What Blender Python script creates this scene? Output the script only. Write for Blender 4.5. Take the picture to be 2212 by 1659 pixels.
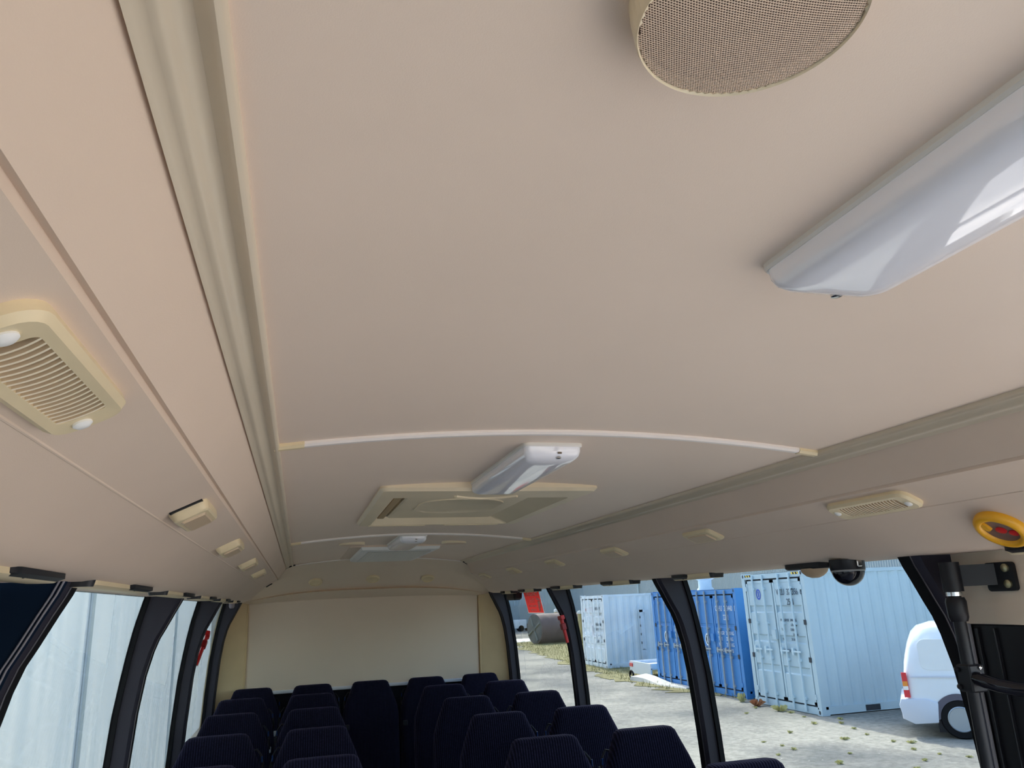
import bpy, bmesh, math, random
from mathutils import Vector, Matrix
import numpy as np

for o in list(bpy.data.objects):
    bpy.data.objects.remove(o, do_unlink=True)
SC = bpy.context.scene
COL = SC.collection
random.seed(7)
PI = math.pi

# ------------------------------------------------------------------ camera
CAM = Vector((-0.4769, 0.0, 1.591))
YAW, PITCH, ROLL, FPX = 0.2748, 0.2778, -0.0425, 1641.87
_f = Vector((math.sin(YAW) * math.cos(PITCH), math.cos(YAW) * math.cos(PITCH), math.sin(PITCH)))
_r = Vector((math.cos(YAW), -math.sin(YAW), 0))
_u = _r.cross(_f)
_r2 = math.cos(ROLL) * _r + math.sin(ROLL) * _u
_u2 = -math.sin(ROLL) * _r + math.cos(ROLL) * _u
cd = bpy.data.cameras.new('camera')
cd.sensor_fit = 'HORIZONTAL'
cd.sensor_width = 36.0
cd.lens = FPX / 2212.0 * 36.0
cd.clip_start = 0.02
cd.clip_end = 500
cam = bpy.data.objects.new('camera', cd)
COL.objects.link(cam)
M = Matrix.Identity(4)
for i in range(3):
    M[i][0] = _r2[i]; M[i][1] = _u2[i]; M[i][2] = -_f[i]; M[i][3] = CAM[i]
cam.matrix_world = M
SC.camera = cam

# ------------------------------------------------------------------ sky, sun, exposure
SUN_ELEV = math.radians(47.4)
SUN_DIR = Vector((0.111 * math.cos(SUN_ELEV), 0.994 * math.cos(SUN_ELEV), math.sin(SUN_ELEV)))
world = bpy.data.worlds.new('world')
SC.world = world
world.use_nodes = True
wn = world.node_tree.nodes
wn.clear()
sky = wn.new('ShaderNodeTexSky')
sky.sky_type = 'NISHITA'
sky.sun_disc = False
sky.sun_elevation = SUN_ELEV
sky.sun_rotation = math.atan2(SUN_DIR.x, SUN_DIR.y)
sky.air_density = 1.0
sky.dust_density = 2.5
sky.ozone_density = 1.0
bg = wn.new('ShaderNodeBackground')
bg.inputs['Strength'].default_value = 1.3
wo = wn.new('ShaderNodeOutputWorld')
world.node_tree.links.new(sky.outputs[0], bg.inputs[0])
world.node_tree.links.new(bg.outputs[0], wo.inputs[0])
sd = bpy.data.lights.new('sun', 'SUN')
sd.energy = 12.0
sd.angle = math.radians(0.6)
sd.color = (1.0, 0.94, 0.84)
sun = bpy.data.objects.new('sun', sd)
COL.objects.link(sun)
sun.rotation_euler = SUN_DIR.to_track_quat('Z', 'Y').to_euler()
sun.location = (2, 10, 14)
SC.view_settings.view_transform = 'Standard'
SC.view_settings.look = 'None'
SC.view_settings.gamma = 1.0
SC.view_settings.use_curve_mapping = False
SC.view_settings.exposure = 0.23
SC.cycles.max_bounces = 14
SC.cycles.diffuse_bounces = 9
SC.cycles.glossy_bounces = 4
SC.cycles.transmission_bounces = 6
SC.cycles.transparent_max_bounces = 12
SC.cycles.caustics_reflective = False
SC.cycles.caustics_refractive = False
SC.cycles.sample_clamp_indirect = 8.0

# ------------------------------------------------------------------ materials
MATS = {}
def mat(name, col, rough=0.6, metal=0.0, spec=0.5, noise=None, bump=None, emit=None, alpha=None, coat=0.0):
    """noise=(scale, amount) varies the colour; bump=(scale, strength) adds fine relief"""
    if name in MATS:
        return MATS[name]
    m = bpy.data.materials.new(name)
    m.use_nodes = True
    nt = m.node_tree
    b = nt.nodes['Principled BSDF']
    b.inputs['Base Color'].default_value = (*col, 1)
    b.inputs['Roughness'].default_value = rough
    b.inputs['Metallic'].default_value = metal
    b.inputs['Specular IOR Level'].default_value = spec
    b.inputs['Coat Weight'].default_value = coat
    tc = nt.nodes.new('ShaderNodeTexCoord')
    if noise:
        n = nt.nodes.new('ShaderNodeTexNoise')
        n.inputs['Scale'].default_value = noise[0]
        n.inputs['Detail'].default_value = 5
        nt.links.new(tc.outputs['Object'], n.inputs['Vector'])
        r = nt.nodes.new('ShaderNodeValToRGB')
        a = noise[1]
        r.color_ramp.elements[0].position = 0.3
        r.color_ramp.elements[1].position = 0.7
        r.color_ramp.elements[0].color = (*[max(0, c * (1 - a)) for c in col], 1)
        r.color_ramp.elements[1].color = (*[min(1, c * (1 + a)) for c in col], 1)
        nt.links.new(n.outputs['Fac'], r.inputs['Fac'])
        nt.links.new(r.outputs['Color'], b.inputs['Base Color'])
    if bump:
        n2 = nt.nodes.new('ShaderNodeTexNoise')
        n2.inputs['Scale'].default_value = bump[0]
        n2.inputs['Detail'].default_value = 4
        nt.links.new(tc.outputs['Object'], n2.inputs['Vector'])
        bp = nt.nodes.new('ShaderNodeBump')
        bp.inputs['Strength'].default_value = bump[1]
        bp.inputs['Distance'].default_value = 0.002
        nt.links.new(n2.outputs['Fac'], bp.inputs['Height'])
        nt.links.new(bp.outputs['Normal'], b.inputs['Normal'])
    if emit:
        b.inputs['Emission Color'].default_value = (*emit[0], 1)
        b.inputs['Emission Strength'].default_value = emit[1]
    MATS[name] = m
    return m

def glass_mat(name, tint, refl=0.06):
    m = bpy.data.materials.new(name)
    m.use_nodes = True
    nt = m.node_tree
    nt.nodes.clear()
    t = nt.nodes.new('ShaderNodeBsdfTransparent')
    t.inputs[0].default_value = (*tint, 1)
    g = nt.nodes.new('ShaderNodeBsdfGlossy')
    g.inputs['Roughness'].default_value = 0.02
    lw = nt.nodes.new('ShaderNodeLayerWeight')
    lw.inputs['Blend'].default_value = 0.5
    pw = nt.nodes.new('ShaderNodeMath'); pw.operation = 'POWER'; pw.inputs[1].default_value = 5.0
    ma = nt.nodes.new('ShaderNodeMath'); ma.operation = 'MULTIPLY_ADD'; ma.inputs[1].default_value = 0.5; ma.inputs[2].default_value = 0.02
    nt.links.new(lw.outputs['Facing'], pw.inputs[0]); nt.links.new(pw.outputs[0], ma.inputs[0])
    mx = nt.nodes.new('ShaderNodeMixShader')
    out = nt.nodes.new('ShaderNodeOutputMaterial')
    nt.links.new(ma.outputs[0], mx.inputs[0])
    nt.links.new(t.outputs[0], mx.inputs[1])
    nt.links.new(g.outputs[0], mx.inputs[2])
    nt.links.new(mx.outputs[0], out.inputs[0])
    return m

HEAD = mat('headliner_vinyl', (0.87, 0.705, 0.57), 0.48, spec=0.35, noise=(3.0, 0.02), bump=(1100, 0.10))
SIDEP = mat('duct_vinyl', (0.76, 0.605, 0.475), 0.62, spec=0.3, noise=(3.0, 0.025), bump=(1000, 0.10))
RAIL = mat('rail_plastic', (0.68, 0.575, 0.43), 0.28, noise=(4, 0.04))
BOW = mat('bow_strip', (0.90, 0.82, 0.76), 0.4)
CREAM = mat('cream_plastic', (0.80, 0.66, 0.42), 0.42, noise=(9, 0.05))
CREAM2 = mat('cream_lens', (0.66, 0.50, 0.33), 0.35, bump=(600, 0.4))
HATCHP = mat('hatch_plastic', (0.80, 0.67, 0.47), 0.45, noise=(6, 0.04))
HATCHD = mat('hatch_gap_plastic', (0.14, 0.10, 0.06), 0.7)
WHITEP = mat('white_plastic', (0.88, 0.86, 0.82), 0.45, spec=.3)
LENS = mat('lamp_diffuser', (0.94, 0.93, 0.97), 0.05, spec=1.0)
LAMPB = mat('lamp_base', (0.80, 0.76, 0.70), 0.35)
PERF = mat('perforated_white', (0.74, 0.70, 0.62), 0.6, spec=.2)
GRILLE = mat('speaker_grille', (0.80, 0.60, 0.45), 0.55)
GRILLEB = mat('speaker_cone_cloth', (0.16, 0.10, 0.075), 0.9)
SPKRING = mat('speaker_ring', (0.80, 0.68, 0.48), 0.4)
BLACKT = mat('black_trim', (0.010, 0.010, 0.013), 0.45, spec=0.3)
PILLAR = mat('pillar_trim', (0.028, 0.026, 0.038), 0.45, spec=0.3, bump=(500, 0.15))  # purple-blue sheen of the pillar faces lifted into the base colour
RUBBER = mat('window_rubber', (0.006, 0.006, 0.007), 0.7, spec=0.2)
BLACKG = mat('black_gloss', (0.010, 0.010, 0.014), 0.10)
BLACKP = mat('black_paint', (0.010, 0.010, 0.013), 0.38, spec=0.3)
STEEL = mat('bright_steel', (0.75, 0.75, 0.75), 0.2, metal=1.0)
BRASS = mat('yellowed_bolt', (0.55, 0.50, 0.30), 0.3, metal=0.9)
YELLOW = mat('yellow_plastic', (0.85, 0.42, 0.02), 0.35)
AMBERC = mat('brown_clear_cover', (0.22, 0.13, 0.10), 0.25)
REDB = mat('red_plastic', (0.62, 0.02, 0.02), 0.35)
REDS = mat('red_paint', (0.75, 0.06, 0.03), 0.5)
SIGNW = mat('sign_white', (0.85, 0.80, 0.74), 0.5)
NAVYP = mat('navy_panel', (0.006, 0.014, 0.030), 0.95, spec=0.05)
FLOORM = mat('floor_vinyl', (0.16, 0.16, 0.17), 0.7, noise=(30, 0.2))
LOWERW = mat('lower_trim', (0.30, 0.27, 0.24), 0.7)
REARW = mat('rear_panel_vinyl', (0.80, 0.66, 0.51), 0.6, noise=(3, 0.02), bump=(800, 0.2))
CORNER = mat('corner_trim', (0.76, 0.58, 0.33), 0.55, noise=(5, 0.06))
STRIP = mat('pale_strip', (0.80, 0.84, 0.90), 0.35)
DASH = mat('dash_plastic', (0.55, 0.50, 0.44), 0.7)
BELT = mat('belt_webbing', (0.008, 0.009, 0.014), 0.6, spec=0.3)
BLUEP = mat('blue_sheen_plastic', (0.02, 0.05, 0.16), 0.2)  # blue sheen of the belt clips put into the base colour
SHELL = mat('bus_white_paint', (0.8, 0.8, 0.8), 0.3)
GLASS_S = glass_mat('side_glass', (0.522, 0.550, 0.546))
GLASS_F = glass_mat('front_glass', (0.94, 0.955, 0.95))

def sticker(name, col):
    m = bpy.data.materials.new(name)
    m.use_nodes = True
    nt = m.node_tree
    nt.nodes.clear()
    d = nt.nodes.new('ShaderNodeBsdfDiffuse'); d.inputs[0].default_value = (*col, 1)
    t = nt.nodes.new('ShaderNodeBsdfTranslucent'); t.inputs[0].default_value = (*col, 1)
    mx = nt.nodes.new('ShaderNodeMixShader'); mx.inputs[0].default_value = .62
    out = nt.nodes.new('ShaderNodeOutputMaterial')
    nt.links.new(d.outputs[0], mx.inputs[1]); nt.links.new(t.outputs[0], mx.inputs[2]); nt.links.new(mx.outputs[0], out.inputs[0])
    return m
def seat_fabric():
    m = bpy.data.materials.new('ribbed_seat_fabric')
    m.use_nodes = True
    nt = m.node_tree
    b = nt.nodes['Principled BSDF']
    b.inputs['Roughness'].default_value = 0.95
    b.inputs['Specular IOR Level'].default_value = 0.1
    b.inputs['Sheen Weight'].default_value = 0.12
    b.inputs['Sheen Tint'].default_value = (0.35, 0.30, 0.6, 1)
    tc = nt.nodes.new('ShaderNodeTexCoord')
    w = nt.nodes.new('ShaderNodeTexWave')
    w.wave_type = 'BANDS'; w.bands_direction = 'X'
    w.inputs['Scale'].default_value = 34
    w.inputs['Distortion'].default_value = 0.2
    nt.links.new(tc.outputs['Object'], w.inputs['Vector'])
    n = nt.nodes.new('ShaderNodeTexNoise')
    n.inputs['Scale'].default_value = 160
    nt.links.new(tc.outputs['Object'], n.inputs['Vector'])
    mu = nt.nodes.new('ShaderNodeMath'); mu.operation = 'MULTIPLY'
    nt.links.new(w.outputs['Fac'], mu.inputs[0]); nt.links.new(n.outputs['Fac'], mu.inputs[1])
    r = nt.nodes.new('ShaderNodeValToRGB')
    r.color_ramp.elements[0].position = 0.1
    r.color_ramp.elements[1].position = 0.55
    r.color_ramp.elements[0].color = (0.0035, 0.0035, 0.009, 1)
    r.color_ramp.elements[1].color = (0.015, 0.014, 0.034, 1)
    nt.links.new(mu.outputs[0], r.inputs['Fac'])
    nt.links.new(r.outputs['Color'], b.inputs['Base Color'])
    bp = nt.nodes.new('ShaderNodeBump'); bp.inputs['Strength'].default_value = 0.5
    bp.inputs['Distance'].default_value = 0.003
    nt.links.new(w.outputs['Fac'], bp.inputs['Height'])
    nt.links.new(bp.outputs['Normal'], b.inputs['Normal'])
    return m
SEATF = seat_fabric()
STK_R = sticker('sign_red_film', (.85, .055, .04)); STK_W = sticker('sign_white_film', (.93, .90, .84))
SEATB = mat('seat_frame_black', (0.012, 0.012, 0.015), 0.5)

# ------------------------------------------------------------------ helpers
class MB:
    def __init__(s):
        s.v = []; s.f = []
    def add(s, vs, fs):
        o = len(s.v)
        s.v += [tuple(p) for p in vs]
        s.f += [tuple(i + o for i in f) for f in fs]
        return s
    def box(s, a, b):
        (x0, y0, z0), (x1, y1, z1) = a, b
        x0, x1 = min(x0, x1), max(x0, x1); y0, y1 = min(y0, y1), max(y0, y1); z0, z1 = min(z0, z1), max(z0, z1)
        return s.add([(x0, y0, z0), (x1, y0, z0), (x1, y1, z0), (x0, y1, z0), (x0, y0, z1), (x1, y0, z1), (x1, y1, z1), (x0, y1, z1)],
                     [(0, 3, 2, 1), (4, 5, 6, 7), (0, 1, 5, 4), (1, 2, 6, 5), (2, 3, 7, 6), (3, 0, 4, 7)])
    def loft(s, rings, closed=True, caps=True):
        n = len(rings[0])
        vs = [p for r in rings for p in r]
        fs = []
        m = n if closed else n - 1
        for i in range(len(rings) - 1):
            for j in range(m):
                k = (j + 1) % n
                fs.append((i * n + j, i * n + k, (i + 1) * n + k, (i + 1) * n + j))
        if caps and closed:
            fs.append(tuple(range(n - 1, -1, -1)))
            fs.append(tuple((len(rings) - 1) * n + j for j in range(n)))
        return s.add(vs, fs)
    def tube(s, pts, r, n=10, caps=True):
        pts = [Vector(p) for p in pts]
        rs = r if isinstance(r, (list, tuple)) else [r] * len(pts)
        rings = []
        up = None
        for i, p in enumerate(pts):
            t = (pts[min(i + 1, len(pts) - 1)] - pts[max(i - 1, 0)]).normalized()
            if up is None:
                up = Vector((0, 0, 1)) if abs(t.z) < 0.9 else Vector((1, 0, 0))
            a = up - t * up.dot(t)
            a.normalize(); up = a
            b = t.cross(a)
            rings.append([p + (a * math.cos(2 * PI * k / n) + b * math.sin(2 * PI * k / n)) * rs[i] for k in range(n)])
        return s.loft(rings, True, caps)
    def lathe(s, prof, n=32, c=(0, 0), sx=1.0, sy=1.0):
        rings = [[(c[0] + r * sx * math.cos(2 * PI * k / n), c[1] + r * sy * math.sin(2 * PI * k / n), z) for k in range(n)] for r, z in prof]
        return s.loft(rings, True, True)
    def prism(s, poly, z0, z1, ax='z'):
        n = len(poly)
        def P(a, b, h):
            return {'z': (a, b, h), 'y': (a, h, b), 'x': (h, a, b)}[ax]
        return s.loft([[P(a, b, z0) for a, b in poly], [P(a, b, z1) for a, b in poly]])
    def build(s, name, m, parent=None, smooth=35, bevel=None, double=False):
        me = bpy.data.meshes.new(name)
        bm = bmesh.new()
        vs = [bm.verts.new(p) for p in s.v]
        for f in s.f:
            try:
                bm.faces.new([vs[i] for i in f])
            except ValueError:
                pass
        bmesh.ops.remove_doubles(bm, verts=bm.verts, dist=1e-6)
        bmesh.ops.recalc_face_normals(bm, faces=bm.faces)
        if bevel:
            ed = [e for e in bm.edges if len(e.link_faces) == 2 and e.calc_face_angle(0) > math.radians(35)]
            bmesh.ops.bevel(bm, geom=ed, offset=bevel[0], segments=bevel[1], profile=0.5, affect='EDGES', clamp_overlap=True)
        bm.to_mesh(me); bm.free()
        if smooth:
            me.polygons.foreach_set('use_smooth', [True] * len(me.polygons))
            me.set_sharp_from_angle(angle=math.radians(smooth))
        me.materials.append(m)
        o = bpy.data.objects.new(name, me)
        COL.objects.link(o)
        if parent:
            o.parent = parent
        return o

def tag(o, label=None, cat=None, group=None, kind=None):
    if label: o['label'] = label
    if cat: o['category'] = cat
    if group: o['group'] = group
    if kind: o['kind'] = kind
    return o
def empty(name, loc=(0, 0, 0), mtx=None, **k):
    o = bpy.data.objects.new(name, None)
    COL.objects.link(o)
    o.empty_display_size = 0.05
    if mtx is not None: o.matrix_world = mtx
    else: o.location = loc
    return tag(o, **k)
def frame(loc, xa, za):
    x = Vector(xa).normalized(); z = Vector(za).normalized()
    y = z.cross(x).normalized(); x = y.cross(z)
    m = Matrix.Identity(4)
    for i in range(3):
        m[i][0] = x[i]; m[i][1] = y[i]; m[i][2] = z[i]; m[i][3] = loc[i]
    return m
def copy_tree(o, parent=None):
    c = o.copy(); COL.objects.link(c)
    c.parent = parent
    if parent is not None:
        c.matrix_parent_inverse = o.matrix_parent_inverse.copy()
    for ch in [x for x in bpy.data.objects if x.parent == o]:
        copy_tree(ch, c)
    return c
def interp(z, zs, xs):
    return float(np.interp(z, zs, xs))
def rrect(w, h, r, n=5):
    pts = []
    for cx, cy, a0 in ((w / 2 - r, h / 2 - r, 0), (-w / 2 + r, h / 2 - r, PI / 2), (-w / 2 + r, -h / 2 + r, PI), (w / 2 - r, -h / 2 + r, 1.5 * PI)):
        for k in range(n + 1):
            a = a0 + PI / 2 * k / n
            pts.append((cx + r * math.cos(a), cy + r * math.sin(a)))
    return pts
def ring_frame(mb, outer, inner, z0, z1):
    """flat ring between two polygons of equal count, extruded z0..z1"""
    n = len(outer)
    vs = [(a, b, z0) for a, b in outer] + [(a, b, z1) for a, b in outer] + [(a, b, z1) for a, b in inner] + [(a, b, z0) for a, b in inner]
    fs = []
    for j in range(n):
        k = (j + 1) % n
        for q in range(4):
            q2 = (q + 1) % 4
            fs.append((q * n + j, q * n + k, q2 * n + k, q2 * n + j))
    return mb.add(vs, fs)
def text_obj(name, body, size, m, parent, mtx, align='CENTER', depth=0.002, sx=1.0):
    cu = bpy.data.curves.new(name, 'FONT')
    cu.body = body; cu.size = size; cu.align_x = align; cu.align_y = 'CENTER'; cu.extrude = depth
    cu.resolution_u = 2
    t = bpy.data.objects.new(name + '_tmp', cu)
    COL.objects.link(t)
    dg = bpy.context.evaluated_depsgraph_get()
    me = bpy.data.meshes.new_from_object(t.evaluated_get(dg))
    bpy.data.objects.remove(t, do_unlink=True)
    me.name = name
    if sx != 1.0:
        me.transform(Matrix.Diagonal((sx, 1, 1, 1)))
    me.materials.clear(); me.materials.append(m)
    o = bpy.data.objects.new(name, me)
    COL.objects.link(o)
    if parent: o.parent = parent
    o.matrix_local = mtx
    return o

# ------------------------------------------------------------------ bus cross-section
Y_FRONT, Y_END = -1.15, 4.91
WR, ZR, ZCROWN = 0.5185, 1.8557, 1.889
def zc(x): return ZCROWN - (ZCROWN - ZR) * (x / WR) ** 2
SIDE = [(0.556, 1.8385), (0.600, 1.7760), (0.607, 1.7710), (0.689, 1.7323), (0.762, 1.6760), (0.783, 1.6610), (0.803, 1.6540), (0.825, 1.6510), (0.945, 1.6515)]
ZI = [0.3, 0.7, 0.9, 1.1, 1.3, 1.41, 1.48, 1.52, 1.55, 1.60, 1.63, 1.66]
XI = [.985, .981, .976, .966, .951, .936, .919, .905, .889, .864, .848, .835]
ZG = [0.3, 0.7, 0.9, 1.1, 1.3, 1.45, 1.56, 1.65, 1.70]
XG = [1.045, 1.038, 1.033, 1.023, 1.008, .988, .968, .945, .93]
def x_in(z): return interp(z, ZI, XI)
def x_gl(z): return interp(z, ZG, XG)
PY = [1.425, 2.73, 4.09, 5.45]

# ---- ceiling
ceil = empty('ceiling', kind='structure', label='pale beige vinyl ceiling of the minibus with a gentle crown')
HX0, HX1, HY0, HY1 = -.258, .262, 2.01, 2.752      # opening for the roof hatch
xs = sorted([-WR + 2 * WR * i / 24 for i in range(25)] + [HX0, HX1])
for a, b in ((Y_FRONT, 1.2992), (1.2992, 3.3252), (3.3252, 4.93)):
    mb = MB()
    ys = [a + (b - a) * i / 8 for i in range(9)]
    if a < HY0 < b: ys = sorted(ys + [HY0, HY1])
    nX = len(xs)
    vs = [(x, y, zc(x)) for y in ys for x in xs] + [(x, y, zc(x) + .010) for y in ys for x in xs]
    off = nX * len(ys)
    fs = []
    for i in range(len(ys) - 1):
        for j in range(nX - 1):
            xm, ym = (xs[j] + xs[j + 1]) / 2, (ys[i] + ys[i + 1]) / 2
            if HX0 < xm < HX1 and HY0 < ym < HY1: continue
            q = (i * nX + j, i * nX + j + 1, (i + 1) * nX + j + 1, (i + 1) * nX + j)
            fs.append(q); fs.append(tuple(k + off for k in reversed(q)))
    mb.add(vs, fs)
    mb.build('ceiling_panel', HEAD, ceil)
mb = MB()
RX = [-.975, -.972, -.95, -.86, -.72, -.5, -.25, 0, .25, .5, .72, .86, .95, .972, .975]
RZ = [1.690, 1.71, 1.78, 1.87, 1.94, 1.985, 2.0, 2.005, 2.0, 1.985, 1.94, 1.87, 1.78, 1.71, 1.690]
mb.loft([[(x, y, z) for x, z in zip(RX, RZ)] + [(x * .985, y, z - .02) for x, z in zip(reversed(RX), reversed(RZ))] for y in (-1.32, 2, 5.85)])
mb.build('outer_skin', SHELL, ceil)

# ---- transverse bows
for n, y in enumerate((1.2992, 3.3252)):
    t = empty('trim_%d' % (n + 1), (0, y, 0), kind='structure', label=('pale strip bowed across the ceiling in front of the roof hatch', 'pale strip bowed across the ceiling behind the roof hatch')[n])
    cap = 0.042
    def bowmesh(x0, x1, w, h, k=18):
        m_ = MB()
        rings = []
        for i in range(k + 1):
            x = x0 + (x1 - x0) * i / k
            z = zc(x)
            rings.append([(x, -w, z + .002), (x, -w, z - h * .55), (x, -w * .55, z - h), (x, w * .55, z - h), (x, w, z - h * .55), (x, w, z + .002)])
        return m_.loft(rings)
    bowmesh(-WR + cap, WR - cap, 0.0095, 0.008).build('strip', BOW, t)
    bowmesh(-WR - .006, -WR + cap, 0.011, 0.0095, 3).build('end_cap', CREAM, t)
    bowmesh(WR - cap, WR + .006, 0.011, 0.0095, 3).build('end_cap', CREAM, t)

# ---- longitudinal rails
for n, s in ((3, -1), (4, 1)):
    t = empty('trim_%d' % n, (s * .537, Y_FRONT, 1.85), kind='structure', label=('olive beige plastic rail along the left edge of the ceiling', 'olive beige plastic rail along the right edge of the ceiling')[n - 3])
    pr = [(-.0200, .0085), (-.0207, .0010), (-.0190, -.0035), (-.0160, -.0052), (-.0130, -.0040), (-.0105, -.0010), (-.0060, .0010), (-.0020, -.0010), (.0030, -.0060), (.0050, -.0095), (.0075, -.0118), (.0105, -.0115), (.0135, -.0125), (.0160, -.0150), (.0190, -.0172), (.0215, -.0025), (.0225, -.0130), (.0215, .0050)]
    m_ = MB()
    m_.loft([[(s * a, y, b) for a, b in pr] for y in [i * (4.93 - Y_FRONT) / 10 for i in range(11)]])
    m_.build('rail', RAIL, t, smooth=50)

# ---- duct panels, one piece of each side wall
walls = {}
for s, nm in ((-1, 'wall_left'), (1, 'wall_right')):
    w = empty(nm, kind='structure', label='%s side wall of the minibus with beige roof duct, black pillars and lower trim' % ('left', 'right')[s > 0])
    walls[s] = w
    yend = [4.92, 5.00, 5.005, 5.10, 5.25, 5.28, 5.30, 5.33, 5.60]
    # upper cove
    m_ = MB()
    N = 30
    def strip_panel(idx, off=0.004):
        rings = []
        for i in idx:
            x, z = SIDE[i]
            rings.append([(s * x, Y_FRONT + (yend[i] - Y_FRONT) * k / N, z) for k in range(N + 1)])
        return rings
    up = strip_panel([0, 1])
    MB().loft(up, closed=False).build('upper_cove', SIDEP, w)
    # seam groove between cove and duct (recessed joint)
    lo = strip_panel([2, 3, 4, 5, 6, 7, 8])
    MB().loft(lo, closed=False).build('duct_panel', SIDEP, w, smooth=25)
    g = MB()
    y1 = 5.0
    g.loft([[(s * .600, Y_FRONT, 1.776), (s * .600, y1, 1.776)], [(s * .6058, Y_FRONT, 1.7780), (s * .6058, y1, 1.7780)], [(s * .607, Y_FRONT, 1.771), (s * .607, y1, 1.771)]], closed=False)
    g.build('seam', SIDEP, w)
    # raised crease bead
    m_ = MB()
    m_.tube([(s * .6885, Y_FRONT + .01, 1.7335), (s * .6885, 5.08, 1.7335)], .0022, 8)
    m_.build('crease_bead', SIDEP, w)
    # lower wall below the windows
    y_lo = Y_FRONT if s < 0 else 1.30
    m_ = MB()
    m_.box((s * .975, y_lo, 0.0), (s * 1.045, 5.80, .74))
    m_.build('lower_panel', LOWERW, w)
    m_ = MB()
    m_.box((s * .95, y_lo, .72), (s * 1.04, 5.62, .755))
    m_.build('sill', BLACKT, w, bevel=(.006, 2))
    # header above the glass, outside
    m_ = MB()
    m_.box((s * .935, Y_FRONT, 1.654), (s * .985, 5.8, 1.76))
    m_.build('cant_rail', BLACKT, w)
    # pillars
    zz = [.74, .9, 1.1, 1.3, 1.41, 1.48, 1.52, 1.55, 1.58, 1.60, 1.63, 1.661]
    for k, y0 in enumerate(PY):
        m_ = MB(); m2 = MB(); m3 = MB()
        rings = []; r2 = []; r3 = []
        for z in zz:
            xi, xg = x_in(z), x_gl(z)
            f = .016
            rings.append([(s * (xi + .008), y0 + .004, z), (s * (xi + .002), y0 + .014, z), (s * xi, y0 + .030, z), (s * (xg), y0 + .050, z), (s * xg, y0 + .004, z)])
            r2.append([(s * (xi - .001), y0 + .026, z), (s * (xi - .001), y0 + .062, z), (s * (xg + .004), y0 + .066, z), (s * (xg + .004), y0 + .048, z)])
            r3.append([(s * (xg - .012), y0 - .006, z), (s * (xg - .012), y0 + .006, z), (s * (xg + .006), y0 + .006, z), (s * (xg + .006), y0 - .006, z)])
        m_.loft(rings); p = m_.build('pillar', PILLAR, w, smooth=50)
        m2.loft(r2); m2.build('rear_edge', RUBBER, p)
        m3.loft(r3); m3.build('front_seal', RUBBER, p)
        MB().tube([(s * (x_in(z) - .0006), y0 + .0245, z) for z in zz], .0016, 8).build('edge_line', mat('edge_highlight_grey', (.07, .066, .08), .3), p)  # pale line modelled to stand in for the highlight along the pillar edge

# ---- windows
def window(n, s, ya, yb, label, m=GLASS_S, z0=.755, z1=1.658):
    w = empty('window_%d' % n, (s * 1.0, ya, z0), kind='structure', label=label)
    zz = [z0 + (z1 - z0) * i / 10 for i in range(11)]
    mb = MB()
    mb.loft([[(s * (x_gl(z) - 1.0), 0, z - z0), (s * (x_gl(z) - 1.0), yb - ya, z - z0), (s * (x_gl(z) - 1.0 + .004), yb - ya, z - z0), (s * (x_gl(z) - 1.0 + .004), 0, z - z0)] for z in zz])
    mb.build('pane', m, w)
    mb = MB()
    mb.box((s * (x_gl(z1) - 1.006), 0, z1 - z0 - .005), (s * (x_gl(z1) - .99), yb - ya, z1 - z0 + .004))
    mb.build('top_seal', RUBBER, w)
    return w
wn_ = 1
for s, side in ((-1, 'left'), (1, 'right')):
    for k in range(3):
        window(wn_, s, PY[k] + .05, PY[k + 1], 'tinted %s side window, %s from the front' % (side, ('first', 'second', 'third')[k]))
        wn_ += 1
window(7, -1, -1.0, .95, 'tinted driver side window at the front left')
# windscreen
w = empty('window_8', (0, -1.22, .75), kind='structure', label='clear front windscreen')
mb = MB()
mb.loft([[(-.93, 0, 0), (.93, 0, 0), (.93, -.006, 0), (-.93, -.006, 0)], [(-.86, .12, .98), (.86, .12, .98), (.86, .114, .98), (-.86, .114, .98)]])
mb.build('pane', GLASS_F, w)

# ---- floor, front, rear shell
m_ = MB(); m_.box((-1.03, -1.3, -.06), (1.03, 5.8, 0)); tag(m_.build('floor', FLOORM), kind='structure', label='dark grey vinyl floor of the minibus')
m_ = MB(); m_.box((-1.0, -1.32, -.5), (1.0, -1.2, .75)); m_.box((-.95, -1.2, .3), (.95, -.85, .78))
tag(m_.build('wall_front', DASH, bevel=(.02, 2)), kind='structure', label='grey dashboard wall under the windscreen')
m_ = MB(); m_.box((-.9, -1.2, 1.72), (.9, -1.10, 1.93)); tag(m_.build('trim_5', HEAD, bevel=(.02, 2)), kind='structure', label='beige header above the windscreen')
for n, s in ((6, -1), (7, 1)):
    m_ = MB(); m_.loft([[(s * .90, -1.26, .74), (s * 1.0, -1.26, .74), (s * 1.0, -1.16, .74), (s * .90, -1.16, .74)], [(s * .84, -1.13, 1.76), (s * .95, -1.13, 1.76), (s * .95, -1.03, 1.76), (s * .84, -1.03, 1.76)]])
    tag(m_.build('trim_%d' % n, BLACKT), kind='structure', label='black %s windscreen post' % ('left', 'right')[n - 6])

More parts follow.
